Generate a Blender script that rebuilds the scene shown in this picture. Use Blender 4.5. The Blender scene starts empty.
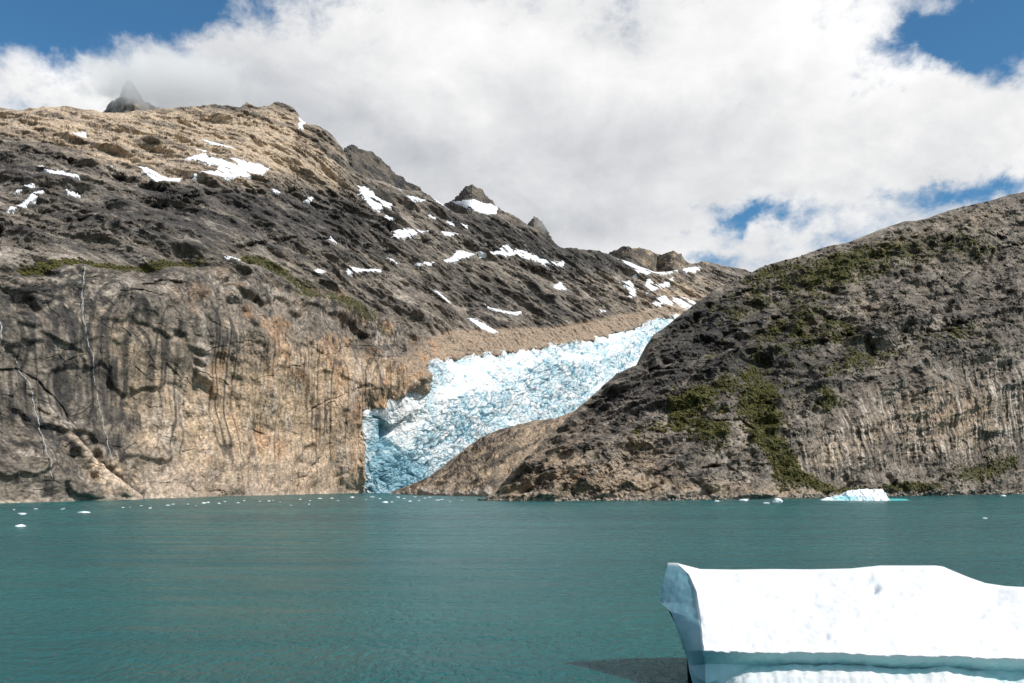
import bpy, math, random
import numpy as np

random.seed(4)
RNG = np.random.RandomState(11)
F, H, CX, HY = 900.0, 18.0, 512.0, 485.0          # focal length in pixels, eye height, centre column, horizon row
W_, H_ = 1024, 683
sc = bpy.context.scene
col = sc.collection

# ------------------------------------------------------------------ helpers
def world(px, py, D):
    return np.stack([(px - CX) / F * D, D + 0 * px, H + (HY - py) / F * D], -1).astype(np.float32)

def shoreD(py):
    return F * H / (py - HY)

def sstep(a, b, x):
    t = np.clip((x - a) / (b - a), 0, 1)
    return t * t * (3 - 2 * t)

def mix(a, b, t):
    return a + (b - a) * t

_perm = np.concatenate([np.random.RandomState(3).permutation(256)] * 3).astype(np.int32)
_g = np.random.RandomState(5).normal(size=(256, 3)).astype(np.float32)
_g /= np.linalg.norm(_g, axis=1)[:, None]
_rv = np.random.RandomState(7).rand(256, 4).astype(np.float32)

def perlin(q):
    sh = q.shape[:-1]
    q = q.reshape(-1, 3).astype(np.float32)
    i = np.floor(q).astype(np.int32)
    f = q - i
    i &= 255
    u = f * f * f * (f * (f * 6 - 15) + 10)
    out = 0
    for dx in (0, 1):
        wx = u[:, 0] if dx else 1 - u[:, 0]
        hx = _perm[i[:, 0] + dx]
        for dy in (0, 1):
            wy = u[:, 1] if dy else 1 - u[:, 1]
            hy = _perm[hx + i[:, 1] + dy]
            for dz in (0, 1):
                wz = u[:, 2] if dz else 1 - u[:, 2]
                g = _g[_perm[hy + i[:, 2] + dz]]
                out = out + wx * wy * wz * (g[:, 0] * (f[:, 0] - dx) + g[:, 1] * (f[:, 1] - dy) + g[:, 2] * (f[:, 2] - dz))
    return (out * 1.5).reshape(sh)

def fbm(q, oct=4, gain=.5, off=0):
    s, a, t = 0, 1., 0
    q = q + off
    for k in range(oct):
        s = s + a * perlin(q); t += a; a *= gain
        q = q * 2.03 + 17.3
    return s / t

def ridged(q, oct=4, gain=.5, off=0):
    s, a, t = 0, 1., 0
    q = q + off
    for k in range(oct):
        s = s + a * (1 - np.abs(perlin(q)) * 2); t += a; a *= gain
        q = q * 2.07 + 31.7
    return s / t

def worley(q, off=0):
    """F1, F2 and a random value of the nearest cell"""
    sh = q.shape[:-1]
    q = (q + off).reshape(-1, 3).astype(np.float32)
    i = np.floor(q).astype(np.int32)
    f = q - i
    n = len(q)
    f1 = np.full(n, 9., np.float32); f2 = np.full(n, 9., np.float32); rv = np.zeros(n, np.float32)
    for dx in (-1, 0, 1):
        hx = _perm[(i[:, 0] + dx) & 255]
        for dy in (-1, 0, 1):
            hy = _perm[hx + ((i[:, 1] + dy) & 255)]
            for dz in (-1, 0, 1):
                h = _perm[hy + ((i[:, 2] + dz) & 255)]
                r = _rv[h]
                d = np.sqrt((dx + r[:, 0] - f[:, 0]) ** 2 + (dy + r[:, 1] - f[:, 1]) ** 2 + (dz + r[:, 2] - f[:, 2]) ** 2)
                c = d < f1
                f2 = np.where(c, f1, np.minimum(f2, d))
                rv = np.where(c, r[:, 3], rv)
                f1 = np.where(c, d, f1)
    return f1.reshape(sh), f2.reshape(sh), rv.reshape(sh)

def tps(pts):
    """smooth field through (px, py, value), interpolating the logarithm"""
    p = np.array(pts, float)
    X = p[:, :2] / 100.; v = np.log(p[:, 2])
    def k(r2): return np.where(r2 > 0, .5 * r2 * np.log(np.maximum(r2, 1e-12)), 0)
    d = ((X[:, None] - X[None]) ** 2).sum(-1)
    n = len(X)
    A = np.zeros((n + 3, n + 3)); A[:n, :n] = k(d) + np.eye(n) * .003
    A[:n, n] = 1; A[:n, n + 1:] = X; A[n, :n] = 1; A[n + 1:, :n] = X.T
    c = np.linalg.solve(A, np.concatenate([v, [0, 0, 0]]))
    def f(px, py):
        x, y = px / 100., py / 100.
        s = c[n] + c[n + 1] * x + c[n + 2] * y
        for j in range(n):
            s = s + c[j] * k((x - X[j, 0]) ** 2 + (y - X[j, 1]) ** 2)
        return np.exp(s)
    return f

def curve(pts):
    p = np.array(pts, float)
    return lambda x: np.interp(x, p[:, 0], p[:, 1])

def seg_dist(px, py, line, closed=False):
    """distance to a polyline and signed side of its nearest segment (positive = below in the picture)"""
    L = list(line) + ([line[0]] if closed else [])
    best = np.full(px.shape, 1e9); side = np.zeros(px.shape)
    for (x0, y0), (x1, y1) in zip(L[:-1], L[1:]):
        dx, dy = x1 - x0, y1 - y0
        t = np.clip(((px - x0) * dx + (py - y0) * dy) / (dx * dx + dy * dy + 1e-9), 0, 1)
        d = np.hypot(px - x0 - t * dx, py - y0 - t * dy)
        s = (dx * (py - y0) - dy * (px - x0)) / (math.hypot(dx, dy) + 1e-9)
        c = d < best
        side = np.where(c, s, side); best = np.where(c, d, best)
    return best, side

def inside(px, py, poly):
    r = np.zeros(px.shape, bool)
    n = len(poly)
    for a in range(n):
        x0, y0 = poly[a]; x1, y1 = poly[(a + 1) % n]
        if y0 == y1: continue
        c = ((y0 > py) != (y1 > py)) & (px < (x1 - x0) * (py - y0) / (y1 - y0) + x0)
        r ^= c
    return r

def sdist(px, py, poly):
    d, _ = seg_dist(px, py, poly, True)
    return np.where(inside(px, py, poly), d, -d)      # positive inside

def blobs(px, py, bl):
    s = np.zeros(px.shape)
    for (x, y, rx, ry, ang, v) in bl:
        a = math.radians(ang)
        u = (px - x) * math.cos(a) + (py - y) * math.sin(a)
        w = -(px - x) * math.sin(a) + (py - y) * math.cos(a)
        s = s + v * np.exp(-((u / rx) ** 2 + (w / ry) ** 2))
    return s

def normals(P):
    du = np.gradient(P, axis=1); dv = np.gradient(P, axis=0)
    n = np.cross(du, dv)
    n /= np.linalg.norm(n, axis=-1, keepdims=True) + 1e-9
    return n

def soft(a, r):
    """rounded joints: facets meet in creases, not in open cracks"""
    return blur(a[..., None].astype(np.float32), r)[..., 0]

def lean(N, P, k):
    """relief direction: the surface normal leaned towards open air over the water, so beds do not shear sideways"""
    v = -P / np.linalg.norm(P, axis=-1, keepdims=True)
    r = N + v * k
    return (r / np.linalg.norm(r, axis=-1, keepdims=True)).astype(np.float32)

def blur(a, r):
    for ax in (0, 1):
        for _ in range(2):
            pad = [(0, 0)] * a.ndim; pad[ax] = (r + 1, r)
            c = np.cumsum(np.pad(a, pad, mode='edge'), axis=ax, dtype=np.float64)
            lo = [slice(None)] * a.ndim; hi = [slice(None)] * a.ndim
            lo[ax] = slice(0, a.shape[ax]); hi[ax] = slice(2 * r + 1, 2 * r + 1 + a.shape[ax])
            a = ((c[tuple(hi)] - c[tuple(lo)]) / (2 * r + 1)).astype(np.float32)
    return a

def grid_mesh(name, P, material, C=None, smooth=False, keep=None, parent=None, link=True, flip=False):
    ny, nx = P.shape[:2]
    idx = np.arange(ny * nx).reshape(ny, nx)
    q = np.stack([idx[:-1, :-1], idx[:-1, 1:], idx[1:, 1:], idx[1:, :-1]], -1).reshape(-1, 4)
    if flip: q = q[:, ::-1]
    V = P.reshape(-1, 3)
    CC = None if C is None else C.reshape(-1, C.shape[-1])
    if keep is not None:
        q = q[keep.reshape(-1)]
        used = np.unique(q)
        remap = np.zeros(len(V), np.int64); remap[used] = np.arange(len(used))
        V = V[used]; q = remap[q]
        if CC is not None: CC = CC[used]
    return raw_mesh(name, V, q, material, CC, smooth, parent, link)

def raw_mesh(name, V, q, material, CC=None, smooth=False, parent=None, link=True):
    me = bpy.data.meshes.new(name)
    k = q.shape[1]
    me.vertices.add(len(V)); me.vertices.foreach_set('co', np.ascontiguousarray(V, np.float32).ravel())
    me.loops.add(q.size); me.loops.foreach_set('vertex_index', np.ascontiguousarray(q, np.int32).ravel())
    me.polygons.add(len(q))
    me.polygons.foreach_set('loop_start', np.arange(0, q.size, k, dtype=np.int32))
    me.polygons.foreach_set('use_smooth', np.full(len(q), smooth))
    me.update(calc_edges=True)
    if CC is not None:
        at = me.color_attributes.new('Col', 'FLOAT_COLOR', 'POINT')
        c4 = np.ones((len(V), 4), np.float32); c4[:, :CC.shape[1]] = CC
        at.data.foreach_set('color', c4.ravel())
    me.materials.append(material)
    o = bpy.data.objects.new(name, me)
    if link: col.objects.link(o)
    if parent: o.parent = parent
    return o

def tag(o, label=None, cat=None, group=None, kind=None):
    if label: o['label'] = label
    if cat: o['category'] = cat
    if group: o['group'] = group
    if kind: o['kind'] = kind
    return o

# ------------------------------------------------------------------ node helpers / materials
def new_mat(name):
    m = bpy.data.materials.new(name); m.use_nodes = True
    nt = m.node_tree; nt.nodes.clear()
    out = nt.nodes.new('ShaderNodeOutputMaterial')
    b = nt.nodes.new('ShaderNodeBsdfPrincipled')
    nt.links.new(b.outputs[0], out.inputs['Surface'])
    return m, nt, b

class NT:
    def __init__(s, nt): s.nt = nt
    def n(s, t, **kw):
        o = s.nt.nodes.new(t)
        for k, v in kw.items(): setattr(o, k, v)
        return o
    def put(s, sock, v):
        if hasattr(v, 'is_output') or isinstance(v, bpy.types.NodeSocket): s.nt.links.new(v, sock)
        else: sock.default_value = v
    def m(s, op, a, b=0., c=None, clamp=False):
        o = s.n('ShaderNodeMath', operation=op, use_clamp=clamp)
        s.put(o.inputs[0], a); s.put(o.inputs[1], b)
        if c is not None: s.put(o.inputs[2], c)
        return o.outputs[0]
    def rng(s, v, a, b, c, d, smooth=False):
        o = s.n('ShaderNodeMapRange', interpolation_type='SMOOTHSTEP' if smooth else 'LINEAR')
        for i, x in enumerate((v, a, b, c, d)): s.put(o.inputs[i], x)
        return o.outputs[0]
    def noise(s, vec, scale, detail=4, rough=.55, dist=0., dim='3D'):
        o = s.n('ShaderNodeTexNoise', noise_dimensions=dim)
        if vec is not None: s.put(o.inputs['Vector'], vec)
        o.inputs['Scale'].default_value = scale; o.inputs['Detail'].default_value = detail
        o.inputs['Roughness'].default_value = rough; o.inputs['Distortion'].default_value = dist
        return o.outputs['Fac']
    def mixc(s, f, a, b, blend='MIX'):
        o = s.n('ShaderNodeMix', data_type='RGBA', blend_type=blend)
        s.put(o.inputs[0], f); s.put(o.inputs[6], a); s.put(o.inputs[7], b)
        return o.outputs[2]
    def comb(s, x, y, z):
        o = s.n('ShaderNodeCombineXYZ')
        s.put(o.inputs[0], x); s.put(o.inputs[1], y); s.put(o.inputs[2], z)
        return o.outputs[0]
    def scalev(s, v, sc):
        o = s.n('ShaderNodeVectorMath', operation='MULTIPLY')
        s.put(o.inputs[0], v); o.inputs[1].default_value = sc
        return o.outputs[0]

def rock_material():
    m, nt, b = new_mat('weathered_rock'); g = NT(nt)
    at = g.n('ShaderNodeAttribute', attribute_name='Col')
    tc = g.n('ShaderNodeTexCoord').outputs['Object']
    n1 = g.noise(g.scalev(tc, (1, .3, 1)), .3, 5, .68)
    n2 = g.noise(g.scalev(tc, (.35, .1, .06)), 1., 4, .6)
    v2 = g.m('ADD', 1., g.m('MULTIPLY', g.rng(n2, .3, .7, -.4, .4), at.outputs['Alpha']))
    v = g.m('MULTIPLY', g.rng(n1, .3, .7, .4, 1.6), v2)
    c = g.mixc(1., at.outputs['Color'], g.comb(v, v, v), 'MULTIPLY')
    nt.links.new(c, b.inputs['Base Color'])
    b.inputs['Roughness'].default_value = .88
    b.inputs['Specular IOR Level'].default_value = .25
    bp = g.n('ShaderNodeBump'); bp.inputs['Strength'].default_value = .5; bp.inputs['Distance'].default_value = 1.2
    nt.links.new(n1, bp.inputs['Height']); nt.links.new(bp.outputs[0], b.inputs['Normal'])
    return m

def ice_material(name, base, rough=.55, bump=.3, scale=.5, dist=.5, sss=0.):
    """uses the Col attribute when base is None"""
    m, nt, b = new_mat(name); g = NT(nt)
    tc = g.n('ShaderNodeTexCoord').outputs['Object']
    n1 = g.noise(tc, scale, 5, .6)
    v = g.rng(n1, .3, .7, .93, 1.05)
    if base is None:
        a = g.n('ShaderNodeAttribute', attribute_name='Col').outputs['Color']
    else: a = (*base, 1)
    c = g.mixc(1., a, g.comb(v, v, v), 'MULTIPLY')
    nt.links.new(c, b.inputs['Base Color'])
    b.inputs['Roughness'].default_value = rough
    b.inputs['Specular IOR Level'].default_value = .35
    if sss:
        b.inputs['Subsurface Weight'].default_value = sss
        b.inputs['Subsurface Radius'].default_value = (.3, .7, .9)
        b.inputs['Subsurface Scale'].default_value = .4
    bp = g.n('ShaderNodeBump'); bp.inputs['Strength'].default_value = bump; bp.inputs['Distance'].default_value = dist
    nt.links.new(n1, bp.inputs['Height']); nt.links.new(bp.outputs[0], b.inputs['Normal'])
    return m

def water_material():
    m, nt, b = new_mat('fjord_water'); g = NT(nt)
    tc = g.n('ShaderNodeTexCoord').outputs['Object']
    big = g.noise(g.scalev(tc, (.0022, .011, 1)), 1., 3, .5, .4)
    mid = g.noise(g.scalev(tc, (.02, .09, 1)), 1., 3, .6)
    c = g.mixc(g.rng(big, .35, .65, 0, 1), (.002, .066, .076, 1), (.008, .096, .097, 1))
    nt.links.new(c, b.inputs['Base Color'])
    b.inputs['IOR'].default_value = 1.33
    b.inputs['Specular IOR Level'].default_value = .2
    r = g.rng(mid, .35, .65, .2, .3)
    nt.links.new(r, b.inputs['Roughness'])
    b.inputs['Subsurface Weight'].default_value = 1.; b.inputs['Subsurface Radius'].default_value = (.35, 1., .9); b.inputs['Subsurface Scale'].default_value = .9
    w1 = g.noise(g.scalev(tc, (1., .55, 1)), .8, 3, .55, .5)
    w2 = g.noise(g.scalev(tc, (1.1, .8, 1)), 1.8, 3, .6, .3)
    w3 = g.noise(g.scalev(tc, (.6, 1.0, 1)), .08, 3, .55, .3)
    hgt = g.m('ADD', g.m('ADD', g.m('MULTIPLY', w1, 1.), g.m('MULTIPLY', w2, .25)), g.m('MULTIPLY', w3, 1.6))
    bp = g.n('ShaderNodeBump'); bp.inputs['Distance'].default_value = 1.
    nt.links.new(g.rng(mid, .3, .7, .7, 1.), bp.inputs['Strength'])
    nt.links.new(hgt, bp.inputs['Height']); nt.links.new(bp.outputs[0], b.inputs['Normal'])
    return m

def scrub_material():
    m, nt, b = new_mat('scrub_leaves'); g = NT(nt)
    at = g.n('ShaderNodeAttribute', attribute_name='Col').outputs['Color']
    n1 = g.noise(g.n('ShaderNodeTexCoord').outputs['Object'], 1.3, 4, .7)
    v = g.rng(n1, .3, .7, .45, 1.5)
    nt.links.new(g.mixc(1., at, g.comb(v, v, v), 'MULTIPLY'), b.inputs['Base Color'])
    b.inputs['Roughness'].default_value = .8; b.inputs['Specular IOR Level'].default_value = .2
    return m
SCRUB = scrub_material()
ROCK = rock_material()
SNOW = ice_material('old_snow', (.74, .76, .79), .7, .35, .25, 1.)
GLACIER = ice_material('glacier_ice', None, .6, .4, .3, 1.2)
BERG = ice_material('berg_ice', None, .5, .35, 1.6, .12, .0)
CHUNK = ice_material('drift_ice', (.85, .90, .92), .5, .3, 1.5, .2)
FALL = ice_material('falling_water', (.33, .34, .34), .5, .3, .3, 1.)
WATER = water_material()

# palette (linear albedo)
GREY = np.array((.170, .143, .114)); TAN = np.array((.41, .305, .205)); DARK = np.array((.030, .029, .029))
ORANGE = np.array((.40, .235, .13)); GREEN = np.array((.048, .049, .012)); PALE = np.array((.42, .36, .30))

def lay(c, new, t):
    return c + (new - c) * np.clip(t, 0, 1)[..., None]

# ------------------------------------------------------------------ the shared depth field of the far shore (left massif and glacier)
shore_left = curve([(-300, 515), (-120, 508), (0, 503.5), (60, 501.5), (138, 499), (190, 497.5), (260, 495.3), (320, 494), (362, 493), (420, 493), (800, 492)])
sky_left = curve([(-300, 60), (-150, 95), (-40, 103), (0, 105), (30, 107), (70, 107), (100, 111), (125, 113), (150, 110), (170, 108), (182, 106), (200, 107),
                  (215, 105), (240, 107), (246, 102), (256, 107), (268, 107), (274, 104), (283, 103), (294, 107), (298, 118), (306, 125), (318, 127), (330, 134),
                  (340, 148), (350, 166), (362, 176), (380, 182), (400, 190), (420, 192), (440, 203), (455, 213), (480, 216), (497, 214), (508, 213), (520, 221), (535, 228),
                  (548, 238), (561, 247), (580, 249), (600, 252), (612, 255), (622, 260), (640, 267), (655, 272), (668, 272), (680, 268), (690, 264), (705, 262), (722, 265),
                  (745, 270), (765, 282), (860, 310)])
ctl = []
for px in (-250, -120, 0, 60, 138, 200, 260, 320, 355):
    ctl.append((px, float(shore_left(px)), float(shoreD(shore_left(px)))))
ctl += [(-250, 260, 700), (-250, 60, 1500), (-120, 265, 860), (-120, 100, 1900),
        (0, 420, 935), (0, 275, 1010), (0, 200, 1350), (0, 140, 1800), (0, 105, 2150),
        (60, 400, 1080), (60, 268, 1150), (60, 190, 1550), (70, 108, 2250),
        (138, 400, 1210), (138, 270, 1300), (138, 190, 1750), (138, 112, 2350),
        (210, 400, 1430), (210, 272, 1520), (210, 185, 2000), (210, 106, 2550),
        (270, 400, 1640), (270, 285, 1740), (270, 190, 2220), (280, 104, 2750),
        (330, 400, 1840), (330, 310, 1930), (330, 220, 2420), (330, 135, 2900),
        (362, 430, 1975), (385, 395, 2030), (420, 375, 2130), (390, 345, 2180), (400, 300, 2450), (400, 240, 2750), (400, 187, 3150),
        (372, 480, 2010), (372, 420, 2060), (420, 470, 2120), (430, 400, 2230), (440, 360, 2400), (480, 430, 2330), (520, 352, 2750), (530, 400, 2600),
        (500, 310, 3000), (500, 250, 3400), (500, 211, 3700), (600, 332, 3350), (600, 380, 3000), (600, 300, 3650), (600, 252, 4200),
        (655, 320, 3750), (660, 300, 4100), (680, 360, 3500), (720, 300, 4500), (800, 305, 4800), (800, 400, 3900)]
D_left = tps(ctl)

glacier_poly = [(361, 500), (361, 470), (363, 440), (362, 410), (372, 408), (392, 401), (410, 390), (421, 385), (423, 372), (425, 364), (440, 359), (470, 355), (500, 352), (540, 347),
                (580, 340), (600, 336), (625, 329), (650, 321), (665, 317), (690, 312), (760, 330), (760, 520), (361, 520)]

def make_sheet(px0, px1, nx, top, bottom, ny, D, back=14, drop=900., backlen=700., under=3):
    px = np.linspace(px0, px1, nx)[None].repeat(ny, 0)
    t = np.linspace(0, 1, ny)[:, None]
    py = top(px) * (1 - t) + bottom(px) * t
    return px, py

def close_back(P, C, depth, drop, rows=10, under=25.):
    """roll the sheet over its crest down a far side, and carry its foot below the water"""
    top = P[0]
    rows_ = []
    for k in range(rows, 0, -1):
        s = k / rows
        r = top.copy(); r[:, 1] += depth * s
        r[:, 0] *= 1 + .0 * s
        r[:, 2] -= drop * s ** 1.6
        rows_.append(r)
    foot = P[-1].copy(); foot[:, 2] = np.minimum(foot[:, 2] - 2, -under)
    P2 = np.concatenate([np.stack(rows_), P, foot[None]], 0)
    C2 = np.concatenate([C[:1].repeat(rows, 0), C, C[-1:]], 0)
    return P2, C2

_tv = np.random.RandomState(9).normal(size=(256, 3)).astype(np.float32)

def facets(q, off=0, ax=0):
    """angular rock: every cell is a tilted plane. returns plane height (about -1..1), crack mask (1 in the joint), cell random"""
    q = q.astype(np.float32)
    sh = q.shape[:-1]
    q = (q + off).reshape(-1, 3)
    i = np.floor(q).astype(np.int32); f = q - i
    n = len(q)
    f1 = np.full(n, 9., np.float32); f2 = f1.copy(); hh = np.zeros(n, np.int32)
    ox = np.zeros(n, np.float32); oy = ox.copy(); oz = ox.copy()
    for dx in (-1, 0, 1):
        hx = _perm[(i[:, 0] + dx) & 255]
        for dy in (-1, 0, 1):
            hy = _perm[hx + ((i[:, 1] + dy) & 255)]
            for dz in (-1, 0, 1):
                h = _perm[hy + ((i[:, 2] + dz) & 255)]
                r = _rv[h]
                ax_, ay_, az_ = dx + r[:, 0] - f[:, 0], dy + r[:, 1] - f[:, 1], dz + r[:, 2] - f[:, 2]
                d = np.sqrt(ax_ * ax_ + ay_ * ay_ + az_ * az_)
                c = d < f1
                f2 = np.where(c, f1, np.minimum(f2, d)); f1 = np.where(c, d, f1); hh = np.where(c, h, hh)
                ox = np.where(c, ax_, ox); oy = np.where(c, ay_, oy); oz = np.where(c, az_, oz)
    t = _tv[hh]
    pl = (ox * t[:, 0] + oy * t[:, 1] * .5 + oz * t[:, 2]) * .8 + (_rv[hh, 3] - .5) * .9
    return pl.reshape(sh), sstep(.11, 0, f2 - f1).reshape(sh), _rv[hh, 3].reshape(sh)

def cf(q, oct=4, gain=.5, off=0):
    """fbm with the contrast wanted for colour masks (about -1..1)"""
    return np.clip(fbm(q, oct, gain, off) * 2.3, -1.2, 1.2)

def stains(P, w, h, thin, off):
    """thin lines following the fall of water: 1 on the line, 0 away from it"""
    q = P / np.array([w, w * 3, h]) + off
    q = q + (fbm(P / np.array([w * 4, w * 12, h * .35]), 3, off=off)[..., None] * np.array([.35, 0, 0]))
    keep = sstep(-.25, .35, perlin(P / np.array([w * 1.7, w * 6, h * .45]) + off * 3))
    return sstep(thin, thin * .25, np.abs(perlin(q))) * keep

def ledges(P, deg, period, run, off):
    """stepped beds: rises outwards going up, then falls back to a bench. returns step (0..1), how strongly it shows"""
    q = rot(P, deg, 1, 1, 1)
    v = q[..., 2] / period + 1.5 * fbm(rot(P, deg, run, period * 1.6, period * 2) , 4, .58, off) + .22 * fbm(P / (period * .28), 3, .6, off + 3)
    f = v - np.floor(v)
    k = np.floor(v)
    show = sstep(-.12, .3, perlin(np.stack([q[..., 0] / run + k * 7.31, q[..., 1] / run, k * 3.7], -1) + off))
    g = np.where(f < .72, f / .72, (1 - f) / .28)
    ledges.rise = f < .72
    return g, show

def rough_rock(P, size, octs=4, gain=.62, off=0):
    """angular small relief, about -1..1"""
    s_, a, t = 0, 1., 0
    q = P / size + off
    for k in range(octs):
        w = perlin(q + 11.3)
        s_ = s_ + a * (1 - 2.6 * np.abs(perlin(q + w[..., None] * .35))); t += a; a *= gain; q = q * 1.93 + 7.7
    return s_ / t

VS = np.array([1, .3, 1.], np.float32)        # beds and joints run into the hill: detail varies slowly with depth

def rot(P, deg, s_along, s_across, s_depth):
    """coordinates turned in the plane across the view, stretched along a dipping bed"""
    a = math.radians(deg)
    u = P[..., 0] * math.cos(a) + P[..., 2] * math.sin(a)
    v = -P[..., 0] * math.sin(a) + P[..., 2] * math.cos(a)
    return np.stack([u / s_along, P[..., 1] / s_depth, v / s_across], -1)

def grooves(px, py, lines, kw=.62, kd=.4):
    """real ledges and clefts: recess in metres along traced lines, plus a 0..1 mask of the recess"""
    r = np.zeros(px.shape); grooves.lip = np.zeros(px.shape)
    for kind, w, d, line in lines:
        w, d = w * kw, d * kd
        if kind == 'cleft' and kw < 1: w, d = w * 3.2, d * .55
        xs = [p[0] for p in line]; ys = [p[1] for p in line]
        m = (px > min(xs) - 4 * w) & (px < max(xs) + 4 * w) & (py > min(ys) - 4 * w) & (py < max(ys) + 4 * w)
        if not m.any(): continue
        dd, ss = seg_dist(px[m], py[m], line)
        if kind == 'cleft': v = d * np.exp(-(dd / w) ** 2)
        else: v = d * np.where(ss > 0, np.exp(-dd / w), np.exp(-(dd / (w * .25)) ** 2))   # overhang: sharp upper lip
        v = v * np.clip(.55 + 1.5 * fbm(np.stack([px[m] / 22, py[m] / 22, 0 * px[m] + xs[0]], -1), 3), 0, 1.2)
        r[m] += v
        if kind == 'over': grooves.lip[m] = np.maximum(grooves.lip[m], v)
    return r

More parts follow.
